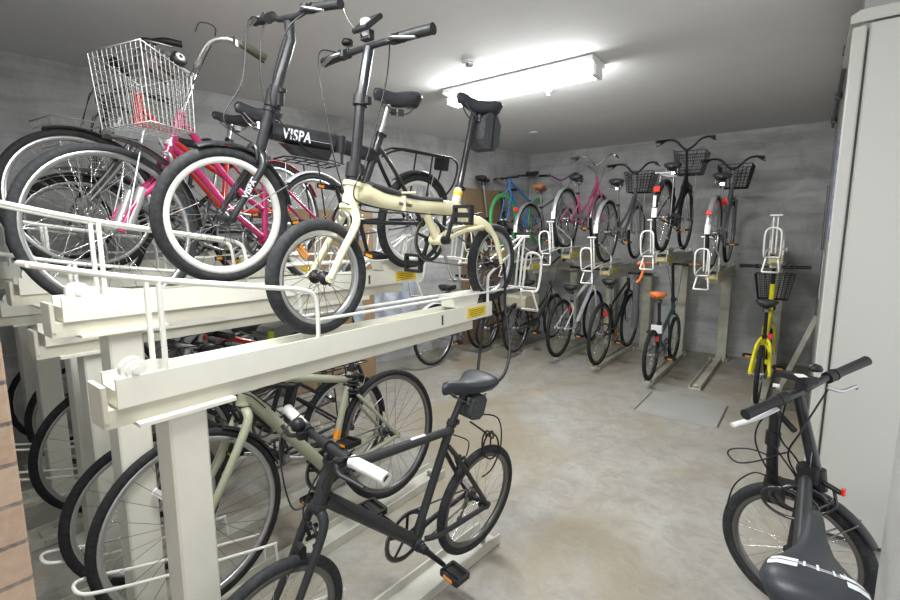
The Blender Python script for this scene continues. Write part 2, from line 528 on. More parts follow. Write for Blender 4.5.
# ---------------------------------------------------------------- racks
def upper_rack(x, zt, y_end, s, length, label, group, plate=True, aged=False, post_d=None, lever=True, postx=0.0, postw=.105, lab=True):
    """upper tray. y_end = free (aisle) end, s = +1 when the aisle is toward +Y. Local frame: d outward, w across, h up"""
    t = thing('bicycle_rack', label, 'bicycle rack', (x, y_end - s * length * .85, 0), group)
    T = Matrix.Translation(Vector((0, s * length * .85, zt))) @ (Matrix.Rotation(0, 4, 'Z') if s > 0 else Matrix.Rotation(math.pi, 4, 'Z'))
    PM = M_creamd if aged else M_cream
    WM = M_white
    # coordinates (w, d, h)
    w = MB(T)
    hw = .055
    w.prism([(-hw, -.075), (hw, -.075), (hw, 0), (hw - .012, 0), (hw - .012, -.03), (-hw + .012, -.03), (-hw + .012, 0), (-hw, 0)],
            (0, -length, 0), (1, 0, 0), (0, 0, 1), (0, 1, 0), length)
    w.build('tray', PM, t)
    w = MB(T)
    w.prism([(-.33, .062), (-.095, .062), (-.12, .0), (-.30, .0)], (-.042, 0, 0), (0, 1, 0), (0, 0, 1), (1, 0, 0), .084)
    w.build('wheel_chock', PM, t)
    w = MB(T)
    w.prism([(-.046, -.122), (.046, -.122), (.046, -.076), (-.046, -.076)], (0, -length - .03, 0), (1, 0, 0), (0, 0, 1), (0, 1, 0), length * .92)
    w.box((0, -length - .025, -.06), (.10, .012, .09), ch=.002)
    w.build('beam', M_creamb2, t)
    w = MB(T)
    pd = post_d if post_d is not None else length - .16
    w.box((postx * s / 2, -pd, -.124), (.15 + abs(postx), .25, .010), ch=.002)
    w.build('mounting_plate', PM, t)
    # post
    w = MB()
    y0 = s * (length * .85 - pd)
    h = zt - .13
    w.box((postx, y0, h / 2), (postw, .10, h), ch=.006)
    w.build('post', PM, t)
    w = MB()
    w.box((postx, y0, .012), (.16, .18, .016), ch=.003)
    w.build('base_plate', PM, t)
    # roller
    w = MB(T)
    rc = Vector((.036 * (1 if s > 0 else -1), -length + .045, .014))
    sx = Vector((1, 0, 0)) * (1 if s > 0 else -1)
    w.tube([rc - sx * .012, rc + sx * .012], .031, 30)
    w.tube([rc + sx * .011, rc + sx * .016], .021, 24)
    w.tube([rc + sx * .015, rc + sx * .022], .009, 12)
    w.build('roller', WM, t)
    w = MB(T)
    w.prism([(0, 0), (.13, 0), (.13, .012), (.02, .03), (0, .03)], (.016, -length + .07, -.004), (0, 1, 0), (0, 0, 1), (1, 0, 0), .006)
    w.build('roller_bracket', WM, t)
    # wheel lever: long tube hoop over the front wheel
    if lever:
        w = MB(T)
        L0 = -length
        for sx in (-1, 1):
            p = [(sx * .048, L0 - .13, .285), (sx * .048, L0 + .1, .235), (sx * .048, L0 + .45, .182), (sx * .048, L0 + .55, .165), (sx * .048, L0 + .592, .125), (sx * .048, L0 + .595, -.02)]
            w.tube(catmull(p[:3], 3)[:-1] + catmull(p[2:], 4), .0075, 8)
        w.tube([(-.048, L0 - .13, .285), (.048, L0 - .13, .285)], .0075, 8)
        w.build('wheel_guard', WM, t)
        w = MB(T)
        for sx in (-1, 1):
            w = MB(T)
            dd = .12 if sx * s < 0 else .115
            w.tube([(sx * .048, L0 + dd, 0), (sx * .048, L0 + dd, .235)], .0075, 8)
            w.build('guard_support', WM, t)
    # side rails
    for sx in (-1, 1):
        w = MB(T)
        w.tube([(sx * .05, -length + .60, .06), (sx * .05, .3, .05)], .006, 8)
        w.build('side_rail', WM, t)
    # end hoops and pull handle
    w = MB(T)
    for sx in (-1, 1):
        w.tube(catmull([(sx * .05, -.035, -.01), (sx * .05, -.035, .115), (sx * .049, -.01, .15), (sx * .047, .09, .19)], 4), .0075, 8)
        w.tube(catmull([(sx * .047, .09, .19), (sx * .035, .25, .26), (sx * .012, .40, .33)], 4), .0065, 8)
        w.tube([(sx * .014, .36, .03), (sx * .014, .41, .33)], .0065, 8)
        w.tube([(sx * .05, .29, .05), (sx * .05, .50, .02)], .0065, 8)
    w.tube([(-.042, .42, .335), (.042, .42, .335)], .008, 8)
    w.build('wheel_holder', WM, t)
    w = MB(T)
    p = [(-.05, .50, .0), (-.055, .53, .03), (-.055, .56, .17), (-.045, .555, .215), (-.02, .545, .232), (.02, .545, .232), (.045, .555, .215), (.055, .56, .17), (.055, .53, .03), (.05, .50, .0)]
    w.tube(catmull(p, 3), .0075, 8)
    w.tube([(-.05, .50, .0), (.05, .50, .0)], .0065, 8)
    w.build('hoop', WM, t)
    w = MB(T)
    p = [(-.04, .48, .0), (-.058, .52, -.115), (-.056, .525, -.12), (.056, .525, -.12), (.058, .52, -.115), (.04, .48, .0)]
    w.tube(p, .0075, 8)
    w.build('pull_handle', WM, t)
    if lab:
        w = MB(T)
        q = 1 if s > 0 else -1
        w.box((q * .0562, -.145, -.037), (.0014, .16, .05))
        w.build('warning_sticker', M_yel, t, label='yellow warning sticker')
        mk = MB(T); mk.box((q * .0556, -.42, -.04), (.0014, .012, .045)); mk.build('rail_mark', M_ink, t)
        st = MB(T)
        if True:
            for i, (a, l) in enumerate(((.012, .13), (.002, .12), (-.008, .13), (-.018, .09))):
                k = 0
                x0 = -l / 2
                while x0 < l / 2 - .006:
                    ll = random.choice((.004, .007, .01))
                    st.box((q * .0572, -.145 + x0 + ll / 2, -.037 + a), (.0006, ll, .0035))
                    x0 += ll + .003
        so = st.build('sticker_print', M_ink, t)
        w = MB(T); w.box((0, .0, -.05), (.075, .012, .04), ch=.004); w.box((0, .007, -.055), (.06, .002, .014), mi=1); w.build('end_cap', [PM, M_yel], t)
    return t


def floor_rack(x, y0, y1, s, label, group, yaw=0.0, hoop=True, aged=False, hz=-.025):
    """floor channel from wall end y0 to aisle end y1"""
    t = thing('floor_rack', label, 'floor rack', (x, y1, 0), group)
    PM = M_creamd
    T = Matrix.Rotation(-math.radians(yaw), 4, 'Z') @ (Matrix.Identity(4) if s > 0 else Matrix.Rotation(math.pi, 4, 'Z'))
    L = abs(y1 - y0)
    w = MB(T)
    hw = .05 if aged else .068
    w.prism([(-hw, 0), (hw, 0), (hw, .045), (hw - .008, .045), (hw - .012, .012), (-hw + .012, .012), (-hw + .008, .045), (-hw, .045)],
            (0, -L, .002), (1, 0, 0), (0, 0, 1), (0, 1, 0), L)
    w.build('channel', M_beigec if not aged else PM, t)
    w = MB(T)
    w.box((0, -L + .1, .02), (.16, .05, .03), ch=.004)
    w.build('cross_block', PM, t)
    w = MB(T)
    w.tube([(-.02, -.06, .03), (.02, -.06, .03)], .012, 10)
    w.build('roller', PM, t)
    if hoop:
        w = MB(T)
        T = T @ Matrix.Translation((0, 0, 0))
        p = [(.052, -L + .62, .05), (.052, -L + .61, .19), (.052, -L + .58, .21), (.052, -L + .2, .325), (.052, -L + .02, .385), (.03, -L - .03, .4), (-.03, -L - .03, .4), (-.052, -L + .02, .385), (-.052, -L + .2, .325), (-.052, -L + .58, .21), (-.052, -L + .61, .19), (-.052, -L + .62, .05)]
        p = [(a, b_, c_ + (hz if c_ > .1 else 0) * min(1, (c_ - .1) / .2) if c_ > .1 else c_) for a, b_, c_ in p]
        w.tube(catmull(p, 3), .006, 8)
        w.build('wheel_hoop', M_white, t)
        w = MB(T)
        for sx in (-1, 1):
            w.tube([(sx * .052, -L + .3, .045), (sx * .052, -L + .3, .292 + hz * .95)], .006, 8)
        w.build('hoop_support', M_white, t)
    return t


M_beigec = mat('worn_galvanised_channel', (.62, .61, .54), 0.5, 0.1, (8, .35, 5, (.45, .44, .38)))

G1, G2 = 'upper trays of the near rack', 'upper trays of the far rack'
upper_rack(-1.36, 1.12, 2.06, 1, 1.69, 'cream upper rack tray carrying the pale yellow folding bicycle, with its post in the foreground', G1)
upper_rack(-1.84, 1.277, 2.06, 1, 1.67, 'cream upper rack tray under the black folding bicycle with white rims', G1)
upper_rack(-2.30, 1.125, 2.06, 1, 1.63, 'low cream upper rack tray under the magenta bicycle', G1)
upper_rack(-2.80, 1.277, 2.06, 1, 1.60, 'cream upper rack tray under the red bicycle', G1, postx=.17)
upper_rack(-3.28, 1.125, 2.06, 1, 1.60, 'cream upper rack tray fourth behind the foreground post, partly hidden', G1)
upper_rack(-3.76, 1.285, 2.06, 1, 1.58, 'innermost cream upper rack tray next to the left wall', G1)

FR = [(-.24, 1.285, 'empty cream upper rack tray above the yellow bicycle'),
      (-.73, 1.11, 'low cream upper rack tray under the city bicycle with the black mesh basket'),
      (-1.19, 1.265, 'cream upper rack tray under the black bicycle with high handlebars'),
      (-1.76, 1.10, 'cream upper rack tray under the grey bicycle with the white tipped mudguard'),
      (-2.22, 1.265, 'cream upper rack tray under the pink bicycle'),
      (-2.73, 1.11, 'cream upper rack tray under the bicycle with the brown saddle'),
      (-3.2, 1.265, 'cream upper rack tray under the blue bicycle with green rims')]
for x, z, lb in FR:
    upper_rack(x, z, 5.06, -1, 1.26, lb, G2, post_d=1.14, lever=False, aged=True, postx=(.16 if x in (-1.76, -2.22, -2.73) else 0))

G3, G4 = 'floor channels of the near rack', 'floor channels of the far rack'
floor_rack(-1.13, .36, 1.78, 1, 'pale floor channel under the matte black small-wheeled bicycle', G3, yaw=4)
floor_rack(-1.72, .36, 2.1, 1, 'pale floor channel under the sage green bicycle', G3)
floor_rack(-2.15, .36, 2.1, 1, 'pale floor channel beside the sage green bicycle, one deeper into the rack', G3, hz=-.12)
floor_rack(-2.82, .36, 2.1, 1, 'pale floor channel under the black city bicycle at the left', G3)
floor_rack(-3.3, .36, 2.1, 1, 'pale floor channel deepest in the near rack, beyond the black city bicycle', G3)
for x, y1, lb in ((-.25, 4.75, 'floor channel under the yellow folding bicycle'), (-.76, 4.80, 'empty floor channel between the yellow and the teal bicycle'),
                  (-1.16, 4.72, 'floor channel under the teal folding bicycle with orange saddle'), (-1.76, 4.9, 'floor channel under the black bicycle with the brown chainring'),
                  (-2.26, 5.0, 'floor channel under the white and silver bicycle'), (-2.74, 5.0, 'floor channel left of the white and silver bicycle'),
                  (-3.2, 5.0, 'floor channel nearest the left wall in the far rack')):
    floor_rack(x, 6.2, y1, -1, lb, G4, hoop=False, aged=True)


# ---------------------------------------------------------------- bicycles
class Bike:
    """u runs along the bicycle (world +Y when yaw = 0), v up, w sideways (world +X when yaw = 0)"""

    def __init__(s, name, label, X, yaw, lean, zb, uf, ur, rf, rr=None, group=None, tw=.042, y_anchor=1.5):
        s.uf, s.ur, s.rf, s.rr, s.tw = uf, ur, rf, rr or rf, tw
        s.dir = 1 if uf > ur else -1
        s.um = (uf + ur) / 2
        y, l = math.radians(yaw), math.radians(lean)
        U = Vector((math.sin(y), math.cos(y), 0)); W = Vector((math.cos(y), -math.sin(y), 0))
        V = Vector((0, 0, 1)) * math.cos(l) + W * math.sin(l)
        Wn = U.cross(V)
        M = Matrix((U, -Wn, V)).transposed().to_4x4()
        M.translation = Vector((X, y_anchor, zb)) + U * (s.um - y_anchor)
        s.root = thing(name, label, 'bicycle', group=group)
        s.root.matrix_world = M
        s.root.location = M.translation
        s.root.rotation_euler = M.to_euler()
        s.dr = s.dir            # drive side sign of w
        s.T = None

    def P(s, u, v, w=0.0):
        return Vector((u - s.um, -w, v))

    def mb(s, steer=False):
        return MB(s.T if steer else None)

    def steer(s, deg, u, v, rake=0):
        c = s.P(u, v)
        ax = Vector((-s.dir * math.sin(math.radians(rake)), 0, math.cos(math.radians(rake))))
        s.T = Matrix.Translation(c) @ Matrix.Rotation(math.radians(deg), 4, ax) @ Matrix.Translation(-c)

    def wheel(s, front=True, rim=None, tyre=None, depth=.018, nsp=28, hub=None, tw=None, refl=None, disc=False, spoke=None, tall=None, low=False):
        u, r = (s.uf, s.rf) if front else (s.ur, s.rr)
        tw = tw or s.tw
        c = s.P(u, r)
        T = s.T if front else None
        ax = (0, 1, 0)
        N = 28 if low else 56
        rim = rim or M_alu
        m = MB(T)
        ri, ro, hw = r - tw * .86 - depth, r - tw * .72, tw * .32
        m.lathe(c, ax, [(ro, -hw), (ri + .004, -hw * .85), (ri, -hw * .3), (ri, hw * .3), (ri + .004, hw * .85), (ro, hw)], N, closed=True)
        wo = m.build('wheel', rim, s.root)
        m = MB(T)
        rc, a = r - tw / 2, tw / 2
        K = 8 if low else 12
        m.lathe(c, ax, [(rc + a * math.cos(2 * math.pi * k / K), a * .96 * math.sin(2 * math.pi * k / K)) for k in range(K)], N, closed=True)
        m.build('tyre', tyre or M_rub, wo)
        m = MB(T)
        hr = .022 if not disc else .024
        for k in range(nsp):
            a = 2 * math.pi * k / nsp
            b = a + (.55 if k % 4 < 2 else -.55)
            side = 1 if k % 2 else -1
            p0 = c + Vector((math.cos(b) * hr, side * .028, math.sin(b) * hr))
            p1 = c + Vector((math.cos(a) * (ri + .002), 0, math.sin(a) * (ri + .002)))
            m.tube([p0, p1], .00115 if not low else .0014, 3, cap=False)
        so = m.build('spokes', spoke or M_chrome, wo)
        m = MB(T)
        m.lathe(c, ax, [(.006, -.056), (.009, -.05), (.009, -.034), (.025, -.031), (.025, -.026), (.014, -.022), (.012, 0), (.014, .022), (.025, .026), (.025, .031), (.009, .034), (.009, .05), (.006, .056)], 14)
        m.build('hub', hub or M_alu, wo)
        if refl:
            m = MB(T)
            q = c + Vector((.55 * r * math.cos(2.2), .004, .55 * r * math.sin(2.2)))
            m.box(q, (.05, .012, .022), ex=(.6, 0, -.8), ey=(0, 1, 0), ez=(.8, 0, .6))
            m.build('spoke_reflector', refl, wo)
        return wo

    def tubes(s, name, segs, mt, steer=False, parent=None, label=None, n=12):
        """segs: list of (points[(u,v,w)], radius or list)"""
        m = s.mb(steer)
        for pts, r in segs:
            m.tube([s.P(*p) for p in pts], r, n)
        return m.build(name, mt, parent or s.root, label)

    def stays(s, mt, bb, st, r=.009, rs=.007, w=.052, so=None, curve=0.0):
        m = MB()
        ax = s.rr
        for q in (-1, 1):
            e = s.P(s.ur, ax, q * (w + .008))
            a = s.P(bb[0] + (s.ur - bb[0]) * .1, bb[1], q * .018)
            k = s.P(bb[0] + (s.ur - bb[0]) * .3, bb[1] + (ax - bb[1]) * .3 - curve, q * w * .85)
            m.tube(catmull([a, k, e], 5), r, 10)
            a = s.P(st[0], st[1], q * .016)
            k = s.P(st[0] + (s.ur - st[0]) * .25, st[1] + (ax - st[1]) * .25, q * w * .8)
            m.tube(catmull([a, k, e], 5), rs, 10)
            m.tube([e + Vector((0, -.004, 0)), e + Vector((0, .004, 0))], .018, 10)
        return m.build('rear_stays', mt, s.root)

    def fork(s, mt, crown, r=.012, w=.048, rake=.0, label=None, cr=.017):
        m = s.mb(True)
        for q in (-1, 1):
            top = s.P(crown[0], crown[1], q * w * .62)
            sh = s.P(crown[0] + (s.uf - crown[0]) * .08, crown[1] - .045, q * w * .98)
            mid = s.P(crown[0] + (s.uf - crown[0]) * .55 - s.dir * rake, crown[1] + (s.rf - crown[1]) * .6, q * (w + .002))
            e = s.P(s.uf, s.rf, q * (w + .006))
            pts = catmull([s.P(crown[0], crown[1] + .008, 0), top, sh, mid, e], 4)
            m.tube(pts, [r * (1.15 - .45 * i / (len(pts) - 1)) for i in range(len(pts))], 10)
            m.tube([e + Vector((0, -.005, 0)), e + Vector((0, .005, 0))], .015, 10)
        return m.build('fork', mt, s.root, label)

    def head(s, mt, a, b, r=.019):
        m = MB()
        A, B = s.P(*a), s.P(*b)
        m.tube([A, B], r, 16)
        d = (B - A).normalized()
        m.tube([A - d * .006, A + d * .008], r * 1.25, 16)
        m.tube([B - d * .008, B + d * .006], r * 1.25, 16)
        return m

    def saddle(s, nose, rear, width=.16, mt=None, thick=.05, springs=False):
        """nose, rear = (u,v) of the upper surface ends"""
        mt = mt or M_sadl
        a, b = s.P(*rear), s.P(*nose)
        L = (b - a).length
        f = (b - a) / L
        up = Vector((0, 1, 0)).cross(f)
        if up.z < 0:
            up = -up
        side = f.cross(up)
        rings = []
        prof = [(0, .035, -.01), (.02, .62, .006), (.07, .86, .014), (.16, 1.0, .016), (.28, .95, .010), (.42, .66, .0), (.56, .40, -.004), (.72, .27, -.002), (.88, .22, .003), (.96, .19, .0), (1.0, .06, -.014)]
        for t, wd, hh in prof:
            hw = width / 2 * wd
            th = thick * (1 - .35 * t) * (1 if .02 < t < .98 else .4)
            ring = []
            for j in range(14):
                an = 2 * math.pi * j / 14
                x, y = math.cos(an), math.sin(an)
                yy = (abs(y) ** .8) * (.45 if y > 0 else -.9) * th
                xx = math.copysign(abs(x) ** .75, x) * hw * (1.0 if y > -.3 else .82)
                ring.append(a + f * (L * t) + side * xx + up * (hh - th * .3 + yy))
            rings.append(ring)
        m = MB()
        m.loft(rings)
        so = m.build('saddle', mt, s.root)
        m = MB()
        for q in (-1, 1):
            m.tube(catmull([a + f * L * .16 + side * q * .035 - up * (thick + .0), a + f * L * .3 + side * q * .022 - up * (thick + .025), a + f * L * .6 + side * q * .02 - up * (thick + .02), a + f * L * .85 + side * q * .01 - up * (thick * .6)], 4), .0035, 6)
        m.box(a + f * L * .42 - up * (thick + .022), (.05, .05, .03), ex=f, ey=side, ez=up, ch=.006)
        if springs:
            for q in (-1, 1):
                c0 = a + f * L * .14 + side * q * .05 - up * (thick * .6)
                pts = [c0 - up * (.05 * k / 32) + side * .013 * math.cos(k * 2 * math.pi / 8) + f * .013 * math.sin(k * 2 * math.pi / 8) for k in range(33)]
                m.tube(pts, .0025, 5)
        m.build('saddle_rail', M_chrome if springs else M_steel, so)
        return so

    def seatpost(s, a, b, r=.0135, mt=None, collar=True):
        m = MB()
        A, B = s.P(*a), s.P(*b)
        m.tube([A, B], r, 14)
        po = m.build('seatpost', mt or M_black, s.root)
        if collar:
            m = MB()
            d = (B - A).normalized()
            m.tube([A - d * .005, A + d * .018], r * 1.5, 14)
            m.box(A + d * .006 + Vector((s.dir * -.022, 0, 0)), (.02, .03, .016), ch=.004)
            m.build('seat_clamp', M_plast, s.root)
        return po

    def bars(s, c, kind='flat', half=.28, mt=None, grip=None, griplen=.12, lever=M_alu, bell=None, rise=0.0, bracket=M_plast, gr=.0155, levers=(-1, 1)):
        """c = (u, v) centre of the handlebar"""
        d = s.dir
        P0 = lambda f_, u_, v_: s.P(c[0] + d * f_, c[1] + v_, u_)
        if kind == 'flat':
            path = [(0, 0, 0), (0, .06, 0), (-.004, .12, rise), (-.012, .2, rise + .004), (-.02, half, rise + .004)]
        elif kind == 'city':
            path = [(0, 0, 0), (.02, .05, .03), (.02, .12, .10), (.0, .19, .115), (-.04, .235, .10), (-.10, .255, .09), (-.16, half, .08)]
        else:                         # swept
            path = [(0, 0, 0), (.01, .06, .02), (.015, .14, .06), (-.02, .22, .07), (-.09, half, .06)]
        mt = mt or M_black
        m = s.mb(True)
        pl = [P0(f_, -u_, v_) for f_, u_, v_ in reversed(path[1:])] + [P0(f_, u_, v_) for f_, u_, v_ in path]
        m.tube(catmull(pl, 5), .0115, 10)
        hb = m.build('handlebar', mt, s.root)
        for q in (-1, 1):
            cur = catmull([P0(f_, q * u_, v_) for f_, u_, v_ in path], 8)
            # walk back griplen from the end
            acc, pts = 0, [cur[-1]]
            for i in range(len(cur) - 2, -1, -1):
                acc += (cur[i + 1] - cur[i]).length
                pts.append(cur[i])
                if acc > griplen:
                    break
            m = s.mb(True)
            m.tube(pts, [gr * (1.08 if i in (0, len(pts) - 1) else 1.0) for i in range(len(pts))], 14)
            m.build('grip', grip or M_plast, hb)
            k = pts[-1]
            tdir = (pts[0] - pts[-1]).normalized()
            fw = Vector((d, 0, 0))
            fw = (fw - tdir * fw.dot(tdir)).normalized()
            dn = Vector((0, 0, -1))
            if q in levers:
                m = s.mb(True)
                m.tube([k - tdir * .012, k - tdir * .04], .018, 12)
                m.box(k - tdir * .03 + fw * .018 + dn * .006, (.035, .03, .024), ex=fw, ey=tdir, ez=dn, ch=.006)
                m.build('lever_clamp', bracket, hb)
                m = s.mb(True)
                b0 = k - tdir * .028 + fw * .03 + dn * .008
                m.tube(catmull([b0, b0 + tdir * .03 + fw * .018 + dn * .008, b0 + tdir * .075 + fw * .012 + dn * .014, b0 + tdir * .115 + fw * .006 + dn * .02], 4), [.006] * 4 + [.0055] * 5 + [.005] * 4, 8, flat=1.5)
                m.build('brake_lever', lever, hb)
        if bell:
            m = s.mb(True)
            k = P0(0, bell * .12, .03 + rise)
            m.lathe(k, (0, 0, 1), [(0, .0), (.02, 0), (.023, .006), (.018, .018), (0, .024)], 18)
            m.tube([k, k + Vector((0, 0, -.03))], .006, 8)
            m.build('bell', M_plast, hb)
        return hb

    def stem(s, pts, r=.0145, mt=None, clamps=(), name='stem'):
        m = s.mb(True)
        Q = [s.P(*p) for p in pts]
        m.tube(Q, r, 14)
        o = m.build(name, mt or M_black, s.root)
        if clamps:
            for (u, v, rr, h) in clamps:
                m = s.mb(True)
                dd = (Q[-1] - Q[0]).normalized()
                m.tube([s.P(u, v) - dd * h / 2, s.P(u, v) + dd * h / 2], rr, 14)
                m.box(s.P(u, v) + Vector((s.dir * -.01, -.02, 0)), (.03, .035, h * .7), ch=.006)
                m.build('stem_clamp', M_plast, s.root)
        return o

    def crank(s, bb, R=.09, mt=None, arm=M_alu, ang=20, al=.165, pedal=M_plast, amber=True, teeth=True, wring=.045, guard=None, fold=False):
        c = s.P(bb[0], bb[1], s.dr * wring)
        ax = (0, 1, 0)
        m = MB()
        th = .003
        m.lathe(c, ax, [(R, -th), (R, th), (R * .84, th), (R * .84, -th)], 44, closed=True)
        for k in range(5):
            a = 2 * math.pi * k / 5 + .3
            m.tube([c, c + Vector((math.cos(a), 0, math.sin(a))) * R * .88], .008, 6, flat=.5)
        m.tube([s.P(bb[0], bb[1], -.05), s.P(bb[0], bb[1], .05)], .019, 14)
        cr = m.build('chainring', mt or M_steel, s.root)
        for q in (-1, 1):
            a = math.radians(ang) + (math.pi if q > 0 else 0)
            dv = Vector((math.cos(a) * s.dir, 0, math.sin(a)))
            b0 = s.P(bb[0], bb[1], q * .056)
            e = b0 + dv * al + Vector((0, -q * .012, 0))
            m = MB()
            m.tube([b0, e], [.0125, .0095], 10, flat=.7)
            m.tube([b0 + Vector((0, .01, 0)), b0 - Vector((0, .01, 0))], .016, 12)
            m.build('crank_arm', arm, cr)
            pc = e + Vector((0, -q * .06, 0))
            m = MB()
            if fold:
                pc = e + Vector((0, -q * .055, 0))
                for sx in (-1, 1):
                    m.box(pc + Vector((0, 0, sx * .036)), (.03, .095, .013), ch=.004)
                    m.box(pc + Vector((0, sx * .044, 0)), (.03, .013, .08), ch=.004)
                m.box(pc, (.022, .09, .022), ch=.003)
                m.tube([e, pc], .01, 8)
                m.build('pedal', pedal, cr)
                continue
            for sx in (-1, 1):
                m.box(pc + Vector((sx * .034, 0, 0)), (.012, .085, .022), ch=.003)
                m.box(pc + Vector((0, sx * .042, 0)), (.075, .009, .022), ch=.002)
            m.tube([e, pc + Vector((0, -q * .04, 0))], .008, 8)
            m.box(pc, (.03, .085, .012), ch=.003)
            if amber:
                for sx in (-1, 1):
                    m.box(pc + Vector((sx * .0405, 0, 0)), (.003, .045, .013), mi=1)
            m.build('pedal', [pedal, M_amber], cr)
        # chain loop and rear sprocket
        m = MB()
        rs = .034
        cs = s.P(s.ur, s.rr, s.dr * wring)
        prof = [(rs, -.012), (rs, -.008), (rs * .5, -.008), (rs * .5, .01), (rs * .8, .01), (rs * .8, -.004), (rs, -.004)]
        m.lathe(cs, ax, [(.012, -.01), (rs, -.004), (rs, .004), (.012, .01)], 22)
        m.build('sprocket', M_steel, s.root)
        m = MB()
        pts = []
        sg = 1 if s.ur > bb[0] else -1
        for k in range(13):
            a = math.pi / 2 + math.pi * k / 12
            pts.append(c + Vector((math.cos(a) * R * sg, 0, math.sin(a) * R)))
        for k in range(9):
            a = -math.pi / 2 + math.pi * k / 8
            pts.append(cs + Vector((math.cos(a) * rs * sg, 0, math.sin(a) * rs)))
        m.tube(pts, .0042, 5, closed=True)
        m.build('chain', M_steel, s.root)
        if guard:
            m = MB()
            m.lathe(c + Vector((0, -s.dr * .006, 0)), ax, [(R + .012, -.002), (R + .012, .004), (R + .002, .004), (R + .002, -.002)], 40, closed=True)
            pr = [c + Vector((0, -s.dr * .008, R + .012)), cs + Vector((0, -s.dr * .008, .045))]
            m.tube([pr[0] - Vector((0, 0, .012)), pr[1] - Vector((0, 0, .012))], .02, 8, flat=.3, flatdir=(0, 0, 1))
            m.build('chain_guard', guard, s.root)
        return cr

    def mudguard(s, front, a0, a1, mt, gap=.016, w=.028, stay=True, steer=None, tip=None, tipdeg=14):
        """angles in degrees measured from straight up, positive toward the rider's back"""
        u, r = (s.uf, s.rf) if front else (s.ur, s.rr)
        T = s.T if front else None
        c = s.P(u, r)
        R = r + gap
        ref = Vector((0, 0, 1))
        # e2 = axis x ref ; choose axis so that positive angles go backwards
        ax = Vector((0, 1, 0)) * (-s.dir)
        prof = []
        for k in range(7):
            b = math.pi * k / 6
            prof.append((R - .012 + .012 * math.sin(b), w * -math.cos(b)))
        for k in range(7):
            b = math.pi * (6 - k) / 6
            prof.append((R - .0135 + .012 * math.sin(b), (w - .001) * -math.cos(b)))
        m = MB(T)
        if tip:
            m.lathe(c, ax, prof, 20, closed=True, a0=math.radians(a0), a1=math.radians(a1 - tipdeg), ref=ref)
            m.lathe(c, ax, prof, 5, closed=True, a0=math.radians(a1 - tipdeg), a1=math.radians(a1), ref=ref, mi=1)
            o = m.build('mudguard', [mt, tip], s.root)
        else:
            m.lathe(c, ax, prof, 24, closed=True, a0=math.radians(a0), a1=math.radians(a1), ref=ref)
            o = m.build('mudguard', mt, s.root)
        if stay:
            m = MB(T)
            for aa in ((a1 - 18,) if front else (a1 - 20, a1 - 60)):
                an = math.radians(aa)
                for q in (-1, 1):
                    p = c + Vector((-s.dir * math.sin(an) * R, q * w, math.cos(an) * R))
                    m.tube([c + Vector((0, q * .06, 0)), p], .0025, 6)
            m.build('mudguard_stay', M_alu, s.root)
        return o

    def rack(s, u0, u1, v, mt=M_black, w=.06, drop=True):
        m = MB()
        z = Vector((0, 0, 0))
        for q in (-1, 1):
            m.tube([s.P(u0, v, q * w * .7), s.P(u0 + (u1 - u0) * .15, v, q * w), s.P(u1, v, q * w)], .005, 8)
            if drop:
                m.tube([s.P(u0 + (u1 - u0) * .55, v, q * w), s.P(s.ur, s.rr, q * .062)], .0045, 8)
        m.tube([s.P(u1, v, -w), s.P(u1, v, w)], .005, 8)
        m.tube([s.P(u0, v, -w * .7), s.P(u0, v, w * .7)], .005, 8)
        for k in (.2, .4, .6, .8):
            u = u0 + (u1 - u0) * k
            m.tube([s.P(u, v, -w), s.P(u, v, w)], .0035, 6)
        m.tube([s.P(u0 + (u1 - u0) * .1, v, 0), s.P(u1, v, 0)], .004, 6)
        return m.build('rear_rack', mt, s.root)

    def basket(s, u0, u1, v0, v1, w0=.12, w1=.17, taper=.05, mt=M_chrome, nx=9, nz=8, r=.0016, rimr=.004, tb=0.0):
        """u0 = side next to the handlebar; u1 = front"""
        m = s.mb(True)
        d = 1 if u1 > u0 else -1

        def corner(t):
            return [(u0 + d * taper * .2 * (1 - t), -1), (u1 - d * taper * (1 - t), -1), (u1 - d * taper * (1 - t), 1), (u0 + d * taper * .2 * (1 - t), 1)]

        def pt(i, f_, t):
            cs = corner(t)
            a, b = cs[i], cs[(i + 1) % 4]
            ww = w0 + (w1 - w0) * t
            uu = a[0] + (b[0] - a[0]) * f_
            bk_ = max(0.0, min(1.0, (abs(u1 - uu) / abs(u1 - u0)) * 1.4 - .4))
            return s.P(uu, v0 + (v1 - tb * bk_ - v0) * t, (a[1] + (b[1] - a[1]) * f_) * ww)
        for i in range(4):
            for k in range(nx):
                f_ = k / nx
                m.tube([pt(i, f_, 0), pt(i, f_, 1)], r, 4, cap=False)
            for j in range(1, nz):
                t = j / nz
                m.tube([pt(i, 0, t), pt(i, 1, t)], r, 4, cap=False)
        for k in range(nx + 1):
            f_ = k / nx
            m.tube([pt(0, f_, 0), pt(2, 1 - f_, 0)], r, 4, cap=False)
            m.tube([pt(1, f_, 0), pt(3, 1 - f_, 0)], r, 4, cap=False)
        bo = m.build('basket', mt, s.root)
        m = s.mb(True)
        m.tube([pt(i, 0, 1) for i in range(4)], rimr, 8, closed=True)
        m.tube([pt(i, 0, 0) for i in range(4)], rimr * .8, 8, closed=True)
        for i in range(4):
            m.tube([pt(i, 0, 0), pt(i, 0, 1)], rimr * .7, 6)
        m.build('basket_rim', mt, bo)
        return bo

    def cable(s, pts, r=.0026, mt=None, steer=False, name='brake_cable'):
        m = s.mb(steer)
        m.tube(catmull([s.P(*p) for p in pts], 8), r, 6)
        return m.build(name, mt or M_plast, s.root)

